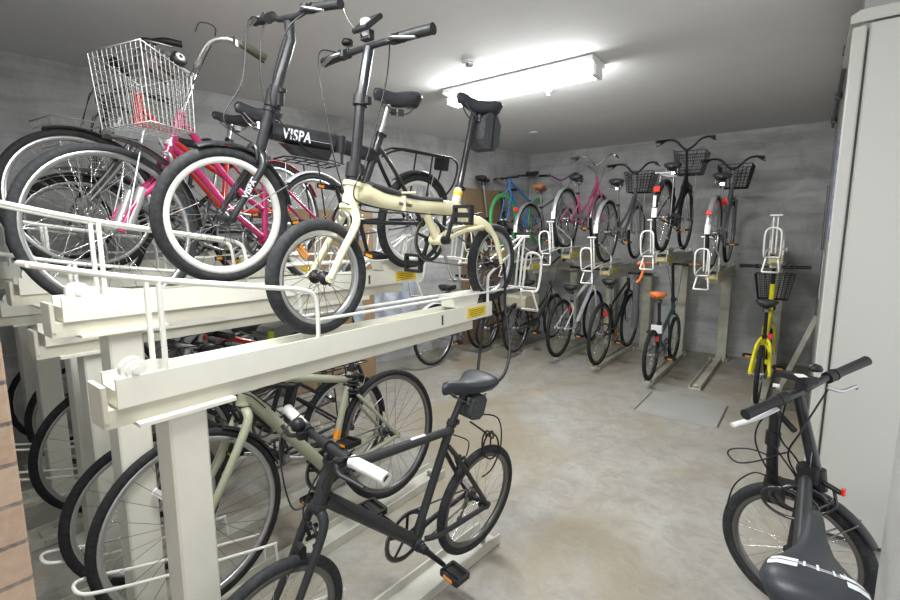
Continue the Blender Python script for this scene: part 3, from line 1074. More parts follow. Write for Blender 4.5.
    def caliper(s, u, v, mt=M_alu, steer=True):
        m = s.mb(steer)
        for q in (-1, 1):
            m.tube(catmull([s.P(u + s.dir * .02, v + .01, q * .006), s.P(u + s.dir * .022, v - .005, q * .032), s.P(u + s.dir * .012, v - .045, q * .024)], 4), .006, 8)
            m.box(s.P(u + s.dir * .008, v - .052, q * .02), (.035, .008, .011))
        m.tube([s.P(u, v, 0), s.P(u + s.dir * .03, v, 0)], .007, 8)
        return m.build('brake_caliper', mt, s.root)

    def kickstand(s, bb_u, bb_v, foot, mt=M_alu, q=-1):
        m = MB()
        m.tube([s.P(bb_u, bb_v, q * .03 * s.dr), s.P(foot[0], foot[1], q * .08 * s.dr)], .0075, 8)
        f = s.P(foot[0], foot[1], q * .08 * s.dr)
        m.box(f, (.045, .025, .012), ch=.003)
        return m.build('kickstand', mt, s.root)

    def derailleur(s):
        m = MB()
        c = s.P(s.ur - s.dir * -.01, s.rr, s.dr * .05)
        a = c + Vector((s.dir * .01, 0, -.05)); b = a + Vector((s.dir * .03, 0, -.055))
        m.tube([c, a], .009, 8, flat=.6)
        for p in (a, b):
            m.lathe(p, (0, 1, 0), [(0, -.004), (.015, -.004), (.015, .004), (0, .004)], 14)
        m.tube([a, b], .008, 8, flat=.5)
        return m.build('derailleur', M_steel, s.root)

    def block(s, name, u, v, w, su, sv, sw, mt, tilt=0, steer=False, ch=.006, label=None):
        m = s.mb(steer)
        t = math.radians(tilt)
        m.box(s.P(u, v, w), (su, sv, sw), ex=(math.cos(t), 0, math.sin(t)), ey=(-math.sin(t), 0, math.cos(t)), ez=(0, 1, 0), ch=min(ch, su / 3, sv / 3))
        return m.build(name, mt, s.root, label)


# ---- pale yellow folding bicycle, 16 inch, upper rack in front
b = Bike('folding_bicycle', 'pale yellow folding bicycle with small wheels on the nearest upper rack tray', -1.355, 1.4, 2.1, 1.114, 1.017, 2.10, .205, .205, tw=.046)
b.wheel(True, rim=M_alu, depth=.02, tyre=M_rubg, hub=M_plast, refl=M_amber, spoke=M_steel)
b.wheel(False, rim=M_alu, depth=.02, tyre=M_rubg, hub=M_plast, refl=M_wht, spoke=M_steel)
m = b.head(M_creamb, (1.166, .537), (1.150, .452), .03)
bp_ = [(1.155, .497), (1.23, .508), (1.33, .482), (1.50, .476), (1.70, .474), (1.80, .462), (1.87, .43), (1.935, .40)]
m.tube(catmull([b.P(*p) for p in bp_], 5), [.036] * 6 + [.033] * 22 + [.027] * 8, 16, flat=.72, flatdir=(0, 0, 1))
m.tube([b.P(1.756, .455), b.P(1.795, .565)], .021, 16)
m.tube([b.P(1.567, .445), b.P(1.64, .34)], .019, 14)
m.tube([b.P(1.648, .33, -.034), b.P(1.648, .33, .034)], .023, 16)
for q in (-1, 1):
    m.tube(catmull([b.P(1.86, .43, q * .018), b.P(1.95, .405, q * .045), b.P(2.03, .345, q * .055), b.P(2.075, .27, q * .056), b.P(2.10, .205, q * .058)], 5), [.021] * 8 + [.016] * 8 + [.012] * 5, 12, flat=.6, flatdir=(0, 0, 1))
    m.tube([b.P(1.66, .33, q * .03), b.P(1.80, .375, q * .045), b.P(1.95, .395, q * .045)], .011, 10)
m.build('frame', M_creamb, b.root)
b.fork(M_creamb, (1.148, .435), r=.016, w=.05)
m = MB(); m.box(b.P(1.41, .48), (.022, .06, .058), ch=.008); m.tube([b.P(1.395, .52, .02), b.P(1.46, .525, .036)], .005, 8); m.build('frame_hinge', M_creamb, b.root)
m = MB(); m.tube([b.P(1.783, .533), b.P(1.789, .551)], .0225, 16); m.build('seat_tube_band', M_yel, b.root)
m = MB(); m.tube(catmull([b.P(1.245, .542), b.P(1.33, .528), b.P(1.50, .506), b.P(1.66, .506)], 4), .012, 8, flat=2.0, flatdir=(0, 0, 1)); m.build('frame_pad', M_fab, b.root)
text_mesh('novitec', .026, b.P(1.375, .472, .0262), (.995, 0, -.07), (.07, 0, .995), 'frame_logo', M_logod, b.root, shear=.2, bold=.0006)
b.stem([(1.17, .545), (1.205, .845), (1.243, 1.02)], r=.0195, mt=M_black, clamps=((1.171, .585, .03, .05), (1.203, .832, .027, .035)))
m = MB(); m.tube([b.P(1.17, .55), b.P(1.1725, .60)], .028, 16); m.build('headset', M_plast, b.root)
b.bars((1.243, 1.025), 'flat', .29, grip=M_plast, griplen=.125, lever=M_alu, bell=-1, gr=.0175)
m = MB(); m.box(b.P(1.235, 1.10, .0), (.10, .018, .075), ex=(.75, 0, .66), ey=(-.66, 0, .75), ez=(0, 1, 0), ch=.005); m.box(b.P(1.235, 1.06, 0), (.03, .05, .03), ch=.005); m.build('phone_holder', M_plast, b.root)
b.block('bar_lamp', 1.222, 1.082, .01, .03, .055, .025, M_wht, tilt=10)
m = MB(); m.tube(catmull([b.P(1.23, 1.06, -.03), b.P(1.18, 1.12, -.05), b.P(1.17, 1.18, -.06), b.P(1.21, 1.21, -.04)], 5), .004, 8); m.build('mirror_arm', M_chrome, b.root)
b.saddle((1.765, .985), (2.05, .968), .165, M_sadg, .055)
b.seatpost((1.795, .56), (1.893, .93), .0145)
m = MB(); m.box(b.P(1.98, .845), (.135, .165, .10), ex=(.995, 0, -.1), ey=(.1, 0, .995), ez=(0, 1, 0), ch=.035); so = m.build('saddle_bag', M_fab, b.root)
m = MB(); m.box(b.P(1.985, .845), (.012, .168, .103), ex=(.995, 0, -.1), ey=(.1, 0, .995), ez=(0, 1, 0), ch=.004); m.build('strap', M_plast, so)
b.crank((1.648, .33), R=.10, mt=M_black, arm=M_plast, ang=-78, al=.115, fold=True)
b.caliper(1.14, .425)
b.caliper(1.965, .43, steer=False)
b.cable([(1.22, 1.03, -.16), (1.13, 1.0, -.14), (1.08, .85, -.06), (1.10, .62, -.02), (1.14, .47, .0)])
b.cable([(1.25, 1.02, .1), (1.27, .9, .06), (1.21, .65, .035), (1.14, .50, .034), (1.23, .46, .034), (1.45, .445, .03), (1.75, .44, .03), (1.95, .46, .02)])
b.cable([(1.10, .47, .02), (1.15, .455, .03), (1.21, .44, .028), (1.40, .44, .028)])
b.kickstand(1.70, .33, (1.87, .12), q=-1 * b.dr)
b.derailleur()
m = MB(); m.box(b.P(1.06, .25, .045), (.012, .16, .012), ex=(.9, 0, -.4), ey=(.4, 0, .9), ez=(0, 1, 0)); m.build('mudguard_bracket', M_alu, b.root)

# ---- black folding bicycle with white rims and battery
b = Bike('folding_bicycle', 'black folding bicycle with white rims and white lettering on its frame', -1.768, 2.6, 9.6, 1.284, .897, 1.905, .255, tw=.044)
b.wheel(True, rim=M_rimw, depth=.024, tyre=M_rubg, hub=M_black, spoke=M_steel)
b.wheel(False, rim=M_rimw, depth=.024, tyre=M_rubg, hub=M_black, spoke=M_steel)
m = b.head(M_black, (1.061, .665), (1.022, .50), .02)
m.tube([b.P(1.065, .59), b.P(1.20, .585), b.P(1.36, .583)], [.034, .038, .040], 18, flat=.62, flatdir=(0, 0, 1))
m.tube([b.P(1.40, .577), b.P(1.60, .556)], .032, 16, flat=.7, flatdir=(0, 0, 1))
m.tube([b.P(1.49, .25), b.P(1.615, .65)], .019, 14)
m.tube([b.P(1.49, .25, -.035), b.P(1.49, .25, .035)], .024, 14)
m.build('frame', M_black, b.root)
b.stays(M_black, (1.50, .25), (1.60, .60), .011, .010, w=.055)
m = MB(); m.box(b.P(1.375, .582), (.035, .095, .07), ch=.01); m.tube([b.P(1.375, .62, .03), b.P(1.375, .50, .045)], .006, 8); m.build('frame_hinge', M_plast, b.root)
m = MB(); m.prism([(0, .0), (.06, -.04), (.20, -.045), (.22, .0)], b.P(1.115, .55, .03), (1, 0, 0), (0, 0, 1), (0, 1, 0), .06); m.build('battery', M_plast, b.root)
text_mesh('VISPA', .056, b.P(1.10, .57, .0265), (.998, 0, -.02), (.02, 0, .998), 'frame_logo', M_logo, b.root, bold=.0012, shear=.1, wscale=.82)
m = MB(); m.box(b.P(1.275, .577, .0272), (.10, .009, .001)); m.build('logo_stripe', M_logo, b.root)
b.fork(M_black, (1.018, .488), r=.015, w=.05, rake=.0)
text_mesh('VISPA', .03, b.P(.945, .33, .064), (.46, 0, .88), (-.88, 0, .46), 'fork_logo', M_logo, b.root, bold=.0008)
b.stem([(1.063, .67), (1.10, .80), (1.136, .925), (1.125, .99)], r=.0195, clamps=((1.075, .705, .031, .06), (1.083, .74, .026, .02)))
b.bars((1.122, 1.0), 'flat', .29, grip=M_plast, griplen=.125, lever=M_alu, rise=.015)
b.block('throttle_box', 1.10, 1.0, -.13, .04, .035, .05, M_plast, tilt=20, ch=.012)
b.saddle((1.555, .848), (1.815, .862), .17, M_sadl, .06)
b.seatpost((1.612, .65), (1.655, .82), .0135, mt=M_alu)
m = MB(); m.tube([b.P(1.53, .38), b.P(1.625, .69)], .0135, 12); m.build('lower_post', M_alu, b.root)
b.crank((1.49, .25), R=.085, mt=M_black, arm=M_plast, ang=70, al=.15)
b.caliper(1.015, .52, mt=M_steel)
b.mudguard(True, -24, 78, M_black, w=.026)
b.mudguard(False, -40, 78, M_black, w=.026)
b.rack(1.74, 2.08, .612, M_plast)
for q in (-1, 1):
    m = MB()
    m.tube(catmull([b.P(2.08, .612, q * .06), b.P(2.135, .575, q * .06), b.P(2.11, .46, q * .06), b.P(1.97, .33, q * .06)], 5), .0055, 8)
    m.build('rack_leg', M_plast, b.root)
    m = MB(); m.tube(catmull([b.P(1.74, .612, q * .05), b.P(1.67, .59, q * .03), b.P(1.62, .56, q * .02)], 4), .005, 8)
    m.build('rack_strut', M_plast, b.root)
b.block('rear_reflector', 2.07, .575, 0, .03, .07, .08, M_plast)
b.cable([(1.10, 1.0, -.15), (1.03, .97, -.12), (.98, .75, -.06), (.90, .60, -.03), (1.0, .53, 0)])
b.cable([(1.12, 1.0, -.12), (1.07, .95, -.09), (1.05, .8, -.06), (1.06, .66, -.03)])
b.cable([(1.11, 1.0, .14), (1.06, .93, .1), (1.04, .76, .05), (1.06, .66, .03), (1.2, .54, .04), (1.4, .5, .03)])

# ---- magenta city bicycle with wire basket
b = Bike('city_bicycle', 'magenta step-through bicycle with a silver wire basket over its front wheel', -2.263, -6.4, -3.9, 1.16, .668, 1.745, .33, tw=.036)
b.wheel(True, tyre=M_rubg, depth=.018)
b.wheel(False, tyre=M_rubg, depth=.018)
m = b.head(M_mag, (.989, .834), (.885, .605), .02)
m.tube(catmull([b.P(.985, .815), b.P(1.08, .70), b.P(1.218, .54), b.P(1.36, .44)], 4), .0155, 12)
m.tube(catmull([b.P(.93, .69), b.P(1.05, .58), b.P(1.164, .445), b.P(1.34, .30)], 4), .0165, 12)
m.tube([b.P(1.36, .28), b.P(1.405, .70)], .0155, 12)
m.tube([b.P(1.36, .28, -.034), b.P(1.36, .28, .034)], .023, 12)
m.build('frame', M_mag, b.root)
b.stays(M_mag, (1.36, .28), (1.40, .62), .010, .008, w=.055)
b.fork(M_mag, (.883, .595), r=.014, w=.052, rake=-.03)
b.stem([(.99, .84), (1.045, .965), (1.07, 1.035)], r=.0125, mt=M_chrome)
b.steer(14, 1.06, 1.0)
b.bars((1.07, 1.035), 'city', .27, mt=M_chrome, grip=M_olive, griplen=.115, lever=M_plast, bracket=M_alu)
m = MB(); m.lathe(b.P(1.03, 1.09, -.05), (0, -1, .3), [(0, -.01), (.03, -.01), (.033, .02), (.02, .03), (0, .03)], 18); m.build('bell', M_plast, b.root)
m = MB(); m.lathe(b.P(1.03, 1.09, -.05) , (0, -1, .3), [(.022, .031), (.008, .034), (.008, .031)], 18, closed=True); m.build('bell_ring', M_wht, b.root)
b.basket(.915, .695, .722, 1.01, .125, .135, .012, M_wire, 11, 11, r=.0013, rimr=.003, tb=.06)
m = MB(); m.box(b.P(.83, .722), (.24, .008, .05)); m.tube([b.P(.88, .72), b.P(.92, .62)], .008, 8)
for q in (-1, 1):
    m.tube([b.P(.80, .73, q * .05), b.P(.68, .33, q * .066)], .004, 8)
m.build('basket_support', M_alu, b.root)
b.saddle((1.265, .955), (1.50, .93), .19, M_sadl, .06, springs=True)
b.seatpost((1.405, .70), (1.425, .88), .0125, mt=M_chrome)
b.crank((1.36, .28), R=.085, arm=M_alu, ang=-30, guard=M_guard)
b.mudguard(True, -8, 88, M_steel, w=.024)
b.mudguard(False, -40, 100, M_silv, w=.026)
b.caliper(.885, .64)
b.rack(1.50, 1.90, .72, M_black)
b.kickstand(1.745, .33, (1.87, .02))
m = MB()
for q in (-1, 1):
    m.tube([b.P(.70, .345, q * .045), b.P(.765, .49, q * .05)], .019, 12)
m.build('hub_lamp', M_wire, b.root)
b.cable([(.94, 1.1, .25), (1.0, 1.17, .2), (1.12, 1.2, .12), (1.08, 1.06, .05), (.98, .86, .03)])
b.cable([(.95, 1.1, -.25), (.92, 1.13, -.15), (.98, 1.02, -.03), (.93, .68, -.02)])
b.block('front_reflector', .915, .70, .0, .012, .03, .05, M_wht)

# ---- red bicycle behind it
b = Bike('city_bicycle', 'red bicycle just behind the magenta bicycle on the upper row', -2.788, -7.1, -6.1, 1.291, .725, 1.86, .33, tw=.036)
b.wheel(True, tyre=M_rub, depth=.02)
b.wheel(False, tyre=M_rub, depth=.02)
m = b.head(M_red, (1.034, .896), (1.005, .70), .022)
m.tube(catmull([b.P(1.02, .78), b.P(1.114, .682), b.P(1.257, .54), b.P(1.423, .335)], 4), .02, 12)
m.tube(catmull([b.P(1.025, .85), b.P(1.2, .68), b.P(1.47, .52)], 4), .0155, 12)
m.tube([b.P(1.43, .31), b.P(1.52, .74)], .0155, 12)
m.tube([b.P(1.43, .31, -.034), b.P(1.43, .31, .034)], .023, 12)
m.build('frame', M_red, b.root)
b.stays(M_red, (1.43, .31), (1.51, .66), .011, .008, w=.055)
b.fork(M_steel, (1.0, .69), r=.014, w=.052)
b.stem([(1.036, .90), (1.06, .99), (1.055, 1.03)], r=.0125, mt=M_chrome)
b.bars((1.05, 1.04), 'swept', .27, mt=M_alu, grip=M_plast, griplen=.12)
b.saddle((1.44, .90), (1.69, .90), .16, M_sadl)
b.seatpost((1.52, .74), (1.56, .86), .0125, mt=M_alu)
b.crank((1.43, .31), R=.085, ang=10)
b.mudguard(False, -30, 70, M_red, w=.026)
b.mudguard(True, -20, 70, M_black, w=.026)
b.caliper(1.0, .73)
b.cable([(1.0, 1.07, -.2), (.93, 1.1, -.1), (.97, .95, 0), (1.0, .75, 0)])

# ---- deeper bicycles on the near upper row
def generic(name, label, X, yaw, lean, zb, uf, ur, r, fcol, kind='city', group=None, tyre=None, rim=None, sad=None, low=True, basket=None, guard=None, tip=None, lamp=None, rackm=None, bars=None, barz=None, sadz=None, grip=None, barm=None, ang=20, stay=True, y_anchor=1.5, forkm=None, springs=False, stemm=None, frontguard=True, tw=.038, ringm=None, pedm=None, depth=.018, postm=None, bdz=0.0, bl=.30, tm=1.0):
    """plain city / sport bicycle or small-wheel folder laid out from its two wheels"""
    b = Bike(name, label, X, yaw, lean, zb, uf, ur, r, group=group, tw=tw, y_anchor=y_anchor)
    d = b.dir
    b.wheel(True, rim=rim, tyre=tyre, low=low, nsp=20 if low else 28, depth=depth)
    b.wheel(False, rim=rim, tyre=tyre, low=low, nsp=20 if low else 28, depth=depth)
    sadz = sadz or (.84 if kind != 'fold' else .86)
    barz = barz or (1.02 if kind != 'fold' else 1.08)
    bbu = ur + d * (.43 if kind != 'fold' else .38)
    bbv = .28
    fold = kind == 'fold'
    hb = (uf - d * .13, max(2 * r + .045, .43 if fold else .6))
    ht = (uf - d * (.13 + .05), hb[1] + (.14 if fold else .15))
    su, sv = bbu - d * .13, (.62 if not fold else .52)
    m = b.head(fcol, ht, hb, .018)
    H = lambda f: (ht[0] + (hb[0] - ht[0]) * f, ht[1] + (hb[1] - ht[1]) * f)
    if kind == 'city':
        a = H(.3)
        m.tube(catmull([b.P(*a), b.P(a[0] - d * .12, a[1] - .17), b.P(bbu + d * .06, bbv + .17), b.P(bbu - d * .04, bbv + .14)], 4), .014, 10)
        a = H(.8)
        m.tube(catmull([b.P(*a), b.P(a[0] - d * .10, a[1] - .16), b.P(bbu + d * .12, bbv + .04), b.P(bbu, bbv)], 4), .015, 10)
    elif kind == 'diamond':
        a = H(.2)
        m.tube([b.P(*a), b.P(su, sv)], .015 * tm, 10)
        a = H(.8)
        m.tube([b.P(*a), b.P(bbu, bbv)], .018 * tm, 10)
    else:
        a = H(.5)
        m.tube([b.P(*a), b.P(bbu - d * .02, bbv + .12)], .024, 12, flat=.7, flatdir=(0, 0, 1))
    m.tube([b.P(bbu, bbv), b.P(su, sv)], .015, 10)
    m.tube([b.P(bbu, bbv, -.034), b.P(bbu, bbv, .034)], .021, 12)
    m.build('frame', fcol, b.root)
    b.stays(fcol, (bbu, bbv), (su + d * .01, sv - .06), .009, .007)
    b.fork(forkm or fcol, (hb[0] + d * .003, hb[1] - .01), r=.012)
    k = (ht[0] - ht[0] + ht[0] - d * (barz - ht[1]) * .3, barz)
    b.stem([ht, (ht[0] - d * (barz - ht[1]) * .3, barz - .01)], r=.0125 if not fold else .015, mt=stemm or (M_alu if not fold else M_black), clamps=((ht[0] - d * .01, ht[1] + .03, .022, .04),) if fold else ())
    b.bars(k, bars or ('city' if kind == 'city' else 'flat'), .27, mt=barm or M_alu, grip=grip, griplen=.11)
    sadc = su - d * .05 * (sadz - sv) / .25
    b.saddle((sadc + d * .15, sadz), (sadc - d * .11, sadz + .01), .17, sad or M_sadl, .055, springs=springs)
    b.seatpost((su, sv), (sadc, sadz - .03), .0125 if not fold else .015, mt=postm or (M_alu if not fold else M_black))
    b.crank((bbu, bbv), R=.08, mt=ringm, ang=ang, guard=guard if kind == 'city' else None, pedal=pedm or M_plast)
    if guard:
        if frontguard:
            b.mudguard(True, -30, 85, guard, w=.025)
        b.mudguard(False, -35, 92, guard, w=.025, tip=tip)
    b.caliper(hb[0], hb[1] + .02, mt=M_alu)
    b.cable([(k[0] + d * .02, barz + .02, .16), (k[0] + d * .12, barz - .0, .08), (hb[0] + d * .06, ht[1], .02), (hb[0] + d * .01, hb[1] + .04, 0)])
    b.cable([(k[0] + d * .02, barz + .02, -.16), (k[0] + d * .11, barz - .04, -.08), (ht[0] + d * .03, ht[1] - .05, -.02), (bbu, bbv + .04, -.02)])
    if basket:
        b0 = ht[0] + d * .06
        b.basket(b0, b0 + d * bl, ht[1] - .04 + bdz, ht[1] + .20 + bdz, .12, .16, .06, basket, 8, 7, r=.0022)
        m = MB()
        for q in (-1, 1):
            m.tube([b.P(b0 + d * .14, ht[1] - .04, q * .06), b.P(uf, r, q * .066)], .004, 6)
        m.build('basket_support', M_alu, b.root)
    if rackm:
        b.rack(su - d * .08, ur - d * .16, 2 * r + .06, rackm)
    if lamp:
        b.block('rear_light', ur - d * (r * .78 + .05), r * 1.72, 0, .03, .05, .045, lamp)
    return b


generic('city_bicycle', 'dim city bicycle with a low wire basket, far left of the near upper row', -3.3, -3, 2, 1.13, .84, 1.9, .33, M_gray, basket=M_wire, guard=M_black, tyre=M_rub, bdz=-.12, bl=.26)
generic('folding_bicycle', 'dark folding bicycle in the inner upper tray next to the left wall', -3.76, 0, 2, 1.30, .9, 1.9, .25, M_black, kind='fold', tyre=M_rub)

# ---- matte black small-wheeled bicycle with white grips (foreground, floor)
b = Bike('sport_bicycle', 'matte black small-wheeled bicycle with white grips on the floor in the foreground', -1.115, 5.5, 5.9, .055, .66, 1.605, .238, .25, tw=.036)
b.wheel(True, rim=M_steel, depth=.022, tyre=M_rubg, hub=M_plast)
b.wheel(False, rim=M_steel, depth=.022, tyre=M_rubg, hub=M_plast, refl=M_wht)
m = b.head(M_matte, (.846, .735), (.803, .60), .022)
m.tube([b.P(.85, .698), b.P(1.392, .655)], [.019, .0155], 14)
m.tube([b.P(.825, .615), b.P(1.225, .245)], .0245, 16)
m.tube([b.P(1.225, .24), b.P(1.385, .675)], .0165, 14)
m.tube([b.P(1.225, .24, -.036), b.P(1.225, .24, .036)], .023, 14)
m.build('frame', M_matte, b.root)
b.stays(M_matte, (1.23, .24), (1.365, .60), .011, .010, w=.05)
b.fork(M_matte, (.80, .578), r=.015, w=.046)
b.stem([(.848, .745), (.853, .785)], r=.018, mt=M_plast)
m = MB(); m.tube([b.P(.853, .775), b.P(.822, .80)], .016, 12); m.tube([b.P(.822, .80, -.02), b.P(.822, .80, .02)], .0175, 12); m.build('stem_clamp', M_plast, b.root)
b.bars((.822, .80), 'flat', .262, grip=M_wht, griplen=.125, lever=M_plast, bracket=M_plast, gr=.0175, rise=.0)
m = MB()
m.lathe(b.P(.80, .825, -.12), (0, 0, 1), [(0, -.02), (.02, -.02), (.022, .0), (.015, .012), (0, .015)], 16); m.build('bell', M_plast, b.root)
b.saddle((1.325, .862), (1.60, .828), .165, M_sadg, .055)
b.seatpost((1.388, .68), (1.45, .80), .0135)
m = MB(); m.box(b.P(1.505, .73), (.09, .10, .075), ex=(.97, 0, -.22), ey=(.22, 0, .97), ez=(0, 1, 0), ch=.02); m.build('saddle_bag', M_fab, b.root)
b.crank((1.225, .24), R=.105, mt=M_black, arm=M_plast, ang=49, al=.165)
b.caliper(.80, .535, mt=M_plast)
b.caliper(1.49, .50, mt=M_plast, steer=False)
b.derailleur()
b.cable([(.83, .83, .16), (.76, .80, .1), (.73, .65, .04), (.76, .55, .01)])
b.cable([(.83, .83, -.16), (.74, .78, -.12), (.74, .60, -.05), (.80, .60, -.02), (.9, .55, -.02)])
b.cable([(.84, .83, .12), (.78, .72, .06), (.84, .62, .03), (1.0, .45, .03)])
b.cable([(1.39, .64, .01), (1.46, .6, .02), (1.51, .55, .0), (1.5, .5, 0)])
b.block('brake_arm', .745, .47, .0, .02, .05, .03, M_plast)
b.block('top_tube_highlight_strip', 1.21, .686, 0, .07, .004, .012, M_logo, tilt=-4.5, label='pale strip painted as a highlight')  # pale strip stands in for a highlight along the top tube

# ---- sage green sport bicycle
b = Bike('sport_bicycle', 'sage green bicycle with large wheels behind the foreground post', -1.705, 1.2, -4.3, .055, .706, 1.709, .345, tw=.034)
b.wheel(True, rim=M_alu, depth=.022, tyre=M_rub, hub=M_plast, spoke=M_steel, refl=M_wht)
b.wheel(False, rim=M_steel, depth=.024, tyre=M_rub, hub=M_plast, spoke=M_steel)
m = b.head(M_sage, (.953, .885), (.925, .735), .023)
m.tube([b.P(.955, .845), b.P(1.20, .775), b.P(1.465, .702)], [.021, .020, .017], 14)
m.tube([b.P(.935, .77), b.P(1.30, .30)], .027, 16)
m.tube([b.P(1.305, .29), b.P(1.478, .745)], .017, 14)
m.tube([b.P(1.305, .29, -.036), b.P(1.305, .29, .036)], .024, 14)
m.build('frame', M_sage, b.root)
m = MB(); m.tube([b.P(1.36, .435), b.P(1.375, .475)], .0185, 14); m.build('frame_band', M_amber, b.root)
b.stays(M_sage, (1.305, .29), (1.455, .66), .011, .009, w=.052)
b.fork(M_sage, (.922, .70), r=.019, w=.05)
b.stem([(.955, .89), (.963, .96)], r=.019, mt=M_plast)
b.bars((.93, .97), 'flat', .28, grip=M_plast, rise=.0)
b.saddle((1.40, .94), (1.67, .94), .16, M_sadl, .05)
b.seatpost((1.478, .745), (1.53, .90), .0135)
b.crank((1.305, .29), R=.10, mt=M_black, arm=M_plast, ang=-80)
b.caliper(.915, .72, mt=M_plast)
b.caliper(1.50, .66, mt=M_plast, steer=False)
b.mudguard(True, 20, 74, M_plast, w=.022, gap=.01, stay=False)
b.derailleur()
b.cable([(.92, .98, .15), (.85, .95, .1), (.86, .86, .04), (.93, .80, .03), (1.1, .62, .034)])
b.cable([(1.0, .70, .034), (.95, .76, .034), (.90, .80, .03), (.88, .86, .05)])
# bundle of cable locks wound round the seat tube
m = MB()
for k in range(5):
    cc = b.P(1.475, .63 + k * .022, 0)
    m.lathe(cc, (.2, .1 * (-1) ** k, 1), [(.035 + .008 * math.cos(a), .008 * math.sin(a)) for a in (0, 1.57, 3.14, 4.71)], 20, closed=True)
m.build('coiled_lock', M_plast, b.root)

# ---- third and fourth lower bicycles at the left
b = generic('city_bicycle', 'dark bicycle with grey rims right behind the sage green one on the floor', -2.065, 0, -4.6, .05, .665, 1.70, .30, M_black, kind='diamond', tyre=M_rub, rim=M_alu, low=False, guard=M_black, frontguard=False, barz=.93, rackm=M_black)
b = generic('city_bicycle', 'black city bicycle with a big front wheel at the far left of the lower row', -2.85, -5.7, 1.1, .055, .746, 1.84, .345, M_black, tyre=M_rub, rim=M_alu, guard=M_black, low=False, rackm=M_alu, lamp=M_redr, barz=.86)
b = generic('sport_bicycle', 'bicycle with a bright red frame tube behind the foreground tray on the lower row', -2.47, 0, 0, .055, .90, 1.87, .33, M_black, kind='diamond', tyre=M_rub, rim=M_alu, low=False, barz=.915, sadz=.84, barm=M_black)
m = MB(); m.tube([b.P(1.10, .885), b.P(1.25, .85), b.P(1.45, .77)], .017, 12); m.build('top_tube', M_red, b.root, label='bright red top tube')
b.block('rain_cover', 1.56, .865, 0, .24, .07, .16, M_gray, tilt=12, ch=.03, label='grey saddle cover')
b.block('rear_reflector', 1.43, .845, .09, .03, .05, .02, M_lime, label='lime green reflector')
generic('city_bicycle', 'silver city bicycle in the gloom of the lower row behind the red framed one', -3.48, -2, 1, .055, .85, 1.9, .33, M_silv, barz=.86, tyre=M_rub, rim=M_alu, guard=M_guard, basket=M_wire, low=False)
generic('city_bicycle', 'innermost dark bicycle of the near lower row beside the left wall', -3.93, 0, 1, .055, .85, 1.9, .33, M_gray, barz=.86, tyre=M_rub, rim=M_alu, guard=M_black, basket=M_wire)

# ---------------------------------------------------------------- far row, upper
F = dict(y_anchor=0)
b = generic('city_bicycle', 'grey city bicycle with a black mesh basket, rightmost on the far upper row', -.73, 0, 1, 1.15, 6.0, 4.95, .33, M_gray, tyre=M_rub, rim=M_alu, guard=M_guard, tip=M_wht, basket=M_plast, barm=M_black, springs=True, barz=.99, sadz=.86, y_anchor=0)
b.block('rear_reflector', 4.95 - .345, .50, .0, .02, .04, .04, M_redr)
b.block('ring_lock', 5.18, .62, .0, .06, .06, .12, M_redr, label='red ring lock')
b.block('headlight', 5.93, .66, .03, .07, .06, .05, M_plast)
b = generic('city_bicycle', 'black city bicycle with high handlebars and a red tail light on the far upper row', -1.15, 0, 1, 1.29, 5.85, 4.85, .34, M_black, tyre=M_rub, rim=M_steel, guard=M_black, tip=M_wht, basket=M_black, barm=M_black, stemm=M_black, barz=1.07, sadz=.84, rackm=M_alu, y_anchor=0, springs=True)
b.block('tail_light', 4.85 - .31, .58, 0, .03, .05, .05, M_redr, label='red tail light')
b.block('number_plate', 4.85 - .362, .47, 0, .006, .10, .025, M_wht)
b.block('front_light', 5.74, .68, .03, .06, .05, .05, M_plast)
b = generic('city_bicycle', 'grey bicycle with a white tipped mudguard and dark basket on the far upper row', -1.74, 0, 1, 1.16, 6.06, 5.0, .33, M_gray, tyre=M_rub, rim=M_alu, guard=M_guard, tip=M_wht, basket=M_plast, barm=M_black, y_anchor=0, springs=True, sadz=.87)
b = generic('city_bicycle', 'pink bicycle with chrome handlebars on the far upper row', -2.2, 0, 1, 1.31, 6.02, 4.98, .33, M_pink, tyre=M_rub, rim=M_alu, guard=M_guard, tip=M_wht, y_anchor=0, sadz=.80, springs=True, grip=M_gray, barz=1.0)
b = generic('city_bicycle', 'grey bicycle with a brown leather saddle and purple handlebar on the far upper row', -2.7, 0, 1, 1.17, 6.1, 5.06, .33, M_gray, kind='diamond', tyre=M_rub, rim=M_alu, guard=M_guard, tip=M_wht, sad=M_brown, y_anchor=0, bars='swept', barm=M_purple, barz=1.0, sadz=.87)
b.block('tail_reflector', 5.06 - .33, .58, 0, .03, .04, .05, M_redr)
b = generic('sport_bicycle', 'blue bicycle with bright green rims at the left end of the far upper row', -3.2, 0, -2, 1.31, 5.33, 6.33, .345, M_blue, kind='diamond', tyre=M_rimg, rim=M_rimg, depth=.03, y_anchor=0, barz=.90, sadz=1.02, barm=M_plast, tw=.03)
b = generic('sport_bicycle', 'dark floor bicycle seen under the tray end of the pale yellow bicycle', -3.22, 0, 0, .02, 4.87, 3.90, .345, M_steel, kind='diamond', tyre=M_rub, rim=M_alu, y_anchor=0, sadz=.86, barz=.93, guard=M_wht)
b = generic('folding_bicycle', 'folding bicycle with a black saddle on a tall silver post beside the cardboard', -3.42, 0, 0, 1.15, 5.85, 5.0, .20, M_black, kind='fold', tyre=M_rub, rim=M_alu, y_anchor=0, sadz=1.03, barz=.90, postm=M_alu)

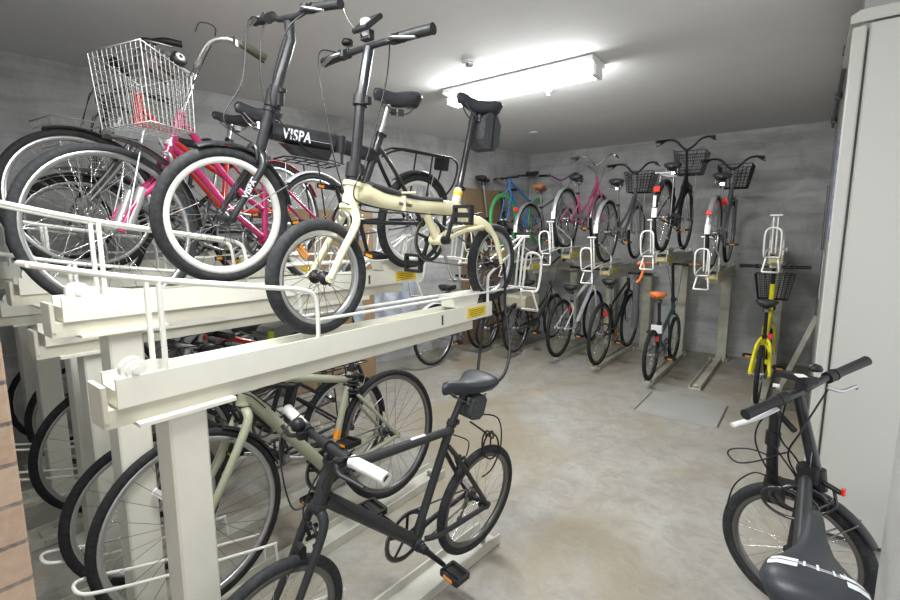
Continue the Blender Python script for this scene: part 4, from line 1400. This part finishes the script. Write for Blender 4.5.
# ---------------------------------------------------------------- far row, lower
b = generic('folding_bicycle', 'bright yellow folding bicycle at the right end of the far lower row', -.25, 0, 0, .06, 5.52, 4.55, .25, M_yelb, kind='fold', tyre=M_rub, rim=M_steel, y_anchor=0, barz=1.11, sadz=.84, bdz=.14, bl=.22, basket=M_black, barm=M_black, stemm=M_black, low=False, ang=0)
b.stays(M_yelb, (4.92, .30), (4.80, .52), .010, .013, w=.062)
m = MB(); m.tube([b.P(4.80, .50), b.P(5.22, .62)], .026, 12); m.tube([b.P(5.28, .70), b.P(5.26, .95)], .022, 12); m.build('main_tube', M_yelb, b.root)
b.block('rear_reflector', 4.66, .56, .045, .02, .05, .03, M_redr)
b = generic('folding_bicycle', 'dark teal folding bicycle with an orange saddle on the far lower row', -1.14, 0, 0, .055, 5.66, 4.68, .25, M_teal, kind='fold', tyre=M_rub, rim=M_rimb, sad=M_orange, y_anchor=0, barz=1.10, sadz=.83, barm=M_black, grip=M_brown, low=False, ang=35)
b.block('ring_lock', 4.85, .48, 0, .05, .08, .10, M_silv)
b.block('rear_reflector', 4.75, .40, .03, .02, .05, .03, M_redr)
b = generic('sport_bicycle', 'black bicycle with a brown chainring between the white and the teal bicycle', -1.73, 0, 1, .055, 5.95, 4.90, .345, M_black, kind='diamond', tyre=M_rub, rim=M_steel, ringm=M_brown, y_anchor=0, barz=.95, sadz=.90, barm=M_black, low=False)
b.block('rear_reflector', 4.98, .56, .02, .02, .05, .05, M_redr)
b = generic('sport_bicycle', 'white and silver sport bicycle leaning a little on the far lower row', -2.22, 0, 2, .055, 5.99, 4.95, .34, M_silv, kind='diamond', tyre=M_rub, rim=M_rimb, y_anchor=0, barz=.98, sadz=.80, barm=M_black, low=False, tm=1.4)
b.block('tyre_label', 5.10, .55, .04, .02, .08, .01, M_redr)
b = generic('city_bicycle', 'shadowed city bicycle with a beige rear box on the far lower row', -2.72, 0, 2, .055, 5.85, 4.82, .30, M_steel, tyre=M_rub, rim=M_alu, guard=M_black, y_anchor=0, barm=M_black)
b.block('rear_box', 4.95, .62, 0, .36, .16, .26, M_beige, ch=.03)
b = generic('folding_bicycle', 'shadowed small-wheeled bicycle at the left end of the far lower row', -3.12, 0, 3, .055, 5.75, 4.80, .25, M_black, kind='fold', tyre=M_rub, rim=M_alu, y_anchor=0, barz=.95, sadz=.8)

# orange lock hanging between the teal and black bicycles
t = thing('folding_lock', 'orange topped lock strap hanging beside the orange saddle', 'bicycle lock', (-1.32, 4.72, .3))
m = MB(); m.tube(catmull([(0, 0, .88), (.04, 0, .90), (.06, 0, .85), (.03, 0, .74), (.0, 0, .70)], 5), .014, 10); m.build('shackle', M_orange, t)
m = MB(); m.box((.0, 0, .47), (.06, .04, .44), ch=.012); m.build('strap', M_fab, t)

# ---- cardboard sheets and a pale cover at the back left
t = thing('cardboard_sheet', 'tall brown cardboard sheet leaning on the left wall behind the upper racks', 'cardboard', (-3.5, 5.3, 0))
m = MB(); m.box((-.02, .0, 1.03), (.04, .72, 2.05), ey=(.17, 1, 0), ch=.004); m.build('sheet', M_card, t)
t = thing('cardboard_box', 'flattened cardboard box standing behind the pale yellow bicycle by the left wall', 'cardboard', (-3.62, 3.1, 0))
m = MB(); m.box((0, -.3, .85), (.12, .95, 1.68), ey=(.17, 1, 0), ch=.006); m.build('box', M_card, t)
m = MB(); m.box((.064, -.15, 1.35), (.006, .4, .22), ey=(.17, 1, 0)); m.build('paper_label', M_wht, t)
t = thing('vinyl_cover', 'pale blue vinyl cover hanging over the box behind the rack trays', 'cover', (-3.50, 3.0, 0))
m = MB()
ny, nz_ = 24, 16
vs = [Vector((.03 * math.sin(j * .9) + .02 * math.sin(i * 1.3 + j), j * .9 / ny, .55 + i * .65 / nz_)) for j in range(ny + 1) for i in range(nz_ + 1)]
vs2 = [v - Vector((.012, 0, 0)) for v in vs]
fs = [(j * (nz_ + 1) + i, (j + 1) * (nz_ + 1) + i, (j + 1) * (nz_ + 1) + i + 1, j * (nz_ + 1) + i + 1) for j in range(ny) for i in range(nz_)]
m._add(vs, fs); m._add(vs2, [tuple(reversed(f)) for f in fs]); m.build('cover', M_bluew, t)

# ---- black cable lock looped down from the rack holder to the saddle of the matte black bicycle
t = thing('cable_lock', 'black cable lock hanging in a long loop from the tray end to the black saddle', 'bicycle lock', (-1.16, 2.1, .9))
m = MB()
Z0 = Vector((-1.16, 2.1, .9))
cb_ = [(-1.37, 2.20, 1.32), (-1.392, 2.13, 1.22), (-1.381, 2.10, 1.05), (-1.299, 1.95, .915), (-1.19, 1.76, .815), (-1.11, 1.66, .80), (-1.05, 1.63, .815), (-1.04, 1.75, .849), (-1.10, 1.9, .92), (-1.17, 2.0, .992), (-1.25, 2.1, 1.10), (-1.30, 2.18, 1.24), (-1.34, 2.22, 1.32)]
m.tube(catmull([Vector(p) - Z0 for p in cb_], 8), .0075, 8)
m.build('cable', M_plast, t)
m = MB(); m.tube([(-.235, .03, .34), (-.235, -.0, .26)], .014, 10); m.build('lock_barrel', M_steel, t)
# coiled thin lock on the seat stay of the matte black bicycle
t = thing('coil_lock', 'thin curly cable lock dangling under the saddle bag of the matte black bicycle', 'bicycle lock', (-1.05, 1.62, .55))
m = MB()
pts = [(.0 + .02 * math.sin(k * .35), .055 * math.cos(k * .5) + k * .0012, .09 * math.sin(k * .5) * .6 + .02 - k * .001) for k in range(30)]
m.tube(catmull([(-.02, -.09, .14), (0, -.02, .08)] + pts, 3), .004, 6)
m.tube(catmull([(-.03, -.06, .16), (.02, .06, .12), (.03, .08, .0), (.0, .06, -.12), (-.03, .02, -.16)], 6), .0035, 6)
m.build('coil', M_plast, t)

# ---- near right folding bicycle, bars turned left
b = Bike('folding_bicycle', 'black folding bicycle in the right foreground with its handlebar turned sideways', .055, 0, 0, .03, 2.10, 1.02, .25, tw=.046, y_anchor=0)
b.steer(76, 2.09, .5, 0)
b.wheel(True, rim=M_steel, tyre=M_rubg, depth=.02, hub=M_plast)
b.wheel(False, rim=M_steel, tyre=M_rubg, depth=.02, hub=M_plast)
m = b.head(M_matte, (1.985, .62), (2.045, .54), .024)
m.tube([b.P(1.975, .61), b.P(1.62, .48), b.P(1.36, .42)], [.032, .036, .034], 14, flat=.62, flatdir=(0, 0, 1))
m.tube([b.P(1.36, .26), b.P(1.30, .60)], .02, 12)
m.tube([b.P(1.36, .27, -.035), b.P(1.36, .27, .035)], .023, 12)
m.build('frame', M_matte, b.root)
b.stays(M_matte, (1.36, .27), (1.31, .52), .011, .009)
b.fork(M_matte, (2.085, .53), r=.014, w=.05)
b.mudguard(True, -20, 60, M_plast, w=.028)
b.seatpost((1.30, .60), (1.09, .80), .0155)
so = b.saddle((1.215, .853), (.865, .853), .158, M_sadg, .07)
b.crank((1.36, .27), R=.085, arm=M_plast, ang=180)

def Q(x, y, z):
    return b.P(y, z - .03, x - .055)


m = MB(); m.tube([Q(.083, 1.985, .64), Q(.006, 2.0, .925)], [.021, .0165], 14); m.build('stem', M_black, b.root)
m = MB(); m.tube([Q(.088, 1.98, .59), Q(.078, 1.985, .66)], .033, 14); m.box(Q(.06, 1.95, .65), (.05, .06, .05), ch=.01); m.tube([Q(.09, 1.97, .63), Q(.15, 1.93, .62)], .009, 8); m.build('stem_hinge', M_plast, b.root)
m = MB(); m.box(Q(.155, 1.93, .625), (.016, .012, .022), ch=.003); m.build('hinge_tag', M_redr, b.root, label='small red tag')
m = MB(); m.box(Q(.064, 1.968, .70), (.003, .035, .055), ex=(0, 1, 0), ey=(-1, 0, 0)); m.build('stem_label', M_alu, b.root)
gl, gr_ = Q(-.125, 1.78, .872), Q(.20, 2.27, 1.005)
m = MB(); m.tube([gl, Q(-.02, 1.93, .91), Q(.03, 2.0, .935), Q(.09, 2.1, .965), gr_], .0125, 12); hb = m.build('handlebar', M_black, b.root)
for A, B_, in ((gl, Q(-.045, 1.90, .905)), (gr_, Q(.105, 2.125, .968))):
    dd = (B_ - A).normalized()
    m = MB(); m.tube([A, A + dd * .01, B_ - dd * .03, B_], [.0185, .0175, .0165, .022], 16); m.build('grip', M_plast, hb)
    m = MB(); m.tube([B_ + dd * .004, B_ + dd * .035], .021, 14); m.build('lever_clamp', M_plast, hb)
m = MB(); m.tube(catmull([Q(-.045, 1.92, .87), Q(-.10, 1.86, .84), Q(-.16, 1.80, .82)], 5), .0075, 8, flat=1.6); m.build('brake_lever', M_wht, hb, label='white brake lever')
m = MB(); m.tube(catmull([Q(.09, 2.08, .93), Q(.13, 2.10, .92), Q(.17, 2.14, .935), Q(.175, 2.17, .92)], 5), .0055, 8); m.build('brake_lever', M_alu, hb)
m = MB(); m.box(Q(.0, 2.03, .965), (.16, .05, .02), ex=(.78, .6, -.12), ey=(-.6, .78, 0), ez=(.1, .07, 1), ch=.008); m.box(Q(.02, 2.0, .95), (.045, .045, .045), ch=.01); m.build('phone_holder', M_plast, hb)
m = MB(); m.box(Q(.012, 1.985, .982), (.035, .028, .004), ex=(.9, .4, 0), ey=(-.4, .9, 0), ez=(0, 0, 1)); m.box(Q(-.055, 1.98, .935), (.02, .02, .008)); m.build('switch_label', M_wht, hb)
m = MB(); m.lathe(Q(.05, 2.08, .985), (0, 0, 1), [(0, 0), (.022, 0), (.024, .008), (.018, .02), (0, .026)], 18); m.build('bell', M_plast, hb)
m = MB(); m.tube([Q(-.052, 2.02, .855), Q(-.047, 2.02, .66), Q(-.036, 2.03, .50)], [.017, .019, .02], 14)
m.tube([Q(-.054, 2.01, .86), Q(-.02, 1.99, .90)], .02, 12); m.tube([Q(-.05, 2.0, .84), Q(.01, 1.93, .80)], .01, 8); m.tube([Q(-.05, 2.02, .75), Q(-.05, 2.02, .70)], .024, 12)
m.build('front_post', M_plast, b.root)
m = MB(); m.box(Q(-.03, 2.04, .52), (.10, .07, .07), ch=.02); m.build('front_block', M_plast, b.root)
for pts in ([(-.03, 1.93, .89), (-.09, 1.96, .80), (-.10, 2.0, .70), (-.05, 2.0, .60), (.03, 2.0, .52)],
            [(-.02, 1.93, .90), (-.03, 1.97, .76), (.02, 2.0, .68), (.06, 2.0, .62)],
            [(.09, 2.05, .93), (.03, 1.95, .80), (.0, 1.95, .70), (.05, 1.96, .60), (.10, 1.98, .52)],
            [(-.06, 2.0, .72), (-.02, 1.98, .68), (.03, 1.96, .62), (.06, 1.95, .56)]):
    m = MB(); m.tube(catmull([Q(*p) for p in pts], 8), .0032, 6); m.build('brake_cable', M_plast, b.root)
t = thing('cable_lock', 'glossy black cable lock coiled round the head of the right foreground bicycle', 'bicycle lock', (.03, 1.93, .5))
m = MB()
pts = []
for k in range(46):
    a = k * .42
    pts.append((-.03 + .075 * math.cos(a) + .0015 * k, .02 * math.sin(a * .7), .02 + .05 * math.sin(a) + .0012 * k))
pts += [(.10, .02, .12), (.11, .03, .08), (.06, -.02, .05)]
m.tube(catmull(pts, 2), .0055, 8); m.build('cable', mat('glossy_black_cable', (.015, .015, .017), .15, coat=1.0), t)
t = thing('loop_wire', 'thin black wire loop sticking out left of the right foreground bicycle', 'wire', (-.05, 2.0, .6))
m = MB()
m.tube(catmull([(.0, 0, .06), (-.06, .0, .07), (-.12, .0, .055), (-.135, .0, .03), (-.10, -.01, .01), (-.04, 0, .03), (.03, 0, .08), (.05, 0, .09)], 8), .003, 6)
m.tube(catmull([(.0, 0, -.02), (-.05, 0, -.02), (-.105, 0, -.09), (-.125, .0, -.20)], 8), .003, 6)
m.build('wire', M_plast, t)
# white print across the saddle top
A_, B2 = b.P(.865, .853), b.P(1.215, .853)
L = (B2 - A_).length; f = (B2 - A_) / L; side = Vector((0, -1, 0)); up = side.cross(f); up = up if up.z > 0 else -up
prof = [(0, .035, -.01), (.02, .62, .006), (.07, .86, .014), (.16, 1.0, .016), (.28, .95, .010), (.42, .66, .0), (.56, .40, -.004), (.72, .27, -.002), (.88, .22, .003), (.96, .19, .0), (1.0, .06, -.014)]


def top(t, an):
    for (t0, w0, h0), (t1, w1, h1) in zip(prof, prof[1:]):
        if t0 <= t <= t1:
            k = (t - t0) / (t1 - t0); wd = w0 + (w1 - w0) * k; hh = h0 + (h1 - h0) * k
    th = .07 * (1 - .35 * t)
    def vert(k):
        a = 2 * math.pi * k / 14
        x, y = math.cos(a), math.sin(a)
        return side * (math.copysign(abs(x) ** .75, x) * .079 * wd) + up * (.45 * th * abs(y) ** .8)
    q = an / (2 * math.pi / 14)
    k = int(q)
    return A_ + f * (L * t) + up * (hh - th * .3 + .0012) + vert(k).lerp(vert(k + 1), q - k)



m = MB()
for (a0, a1, t0, t1) in ((104, 148, .262, .30), (104, 150, .205, .252), (34, 70, .262, .30), (30, 64, .19, .245), (66, 104, .25, .256), (66, 104, .268, .273), (98, 100, .24, .30), (88, 90, .24, .31), (76, 78, .24, .30), (60, 62, .28, .33)):
    n = 14
    vs = [top(t, math.radians(a0 + (a1 - a0) * i / n)) for t in (t0, t1) for i in range(n + 1)]
    m._add(vs, [(i, i + 1, n + 2 + i, n + 1 + i) for i in range(n)])
m.build('saddle_print', M_logo, so)
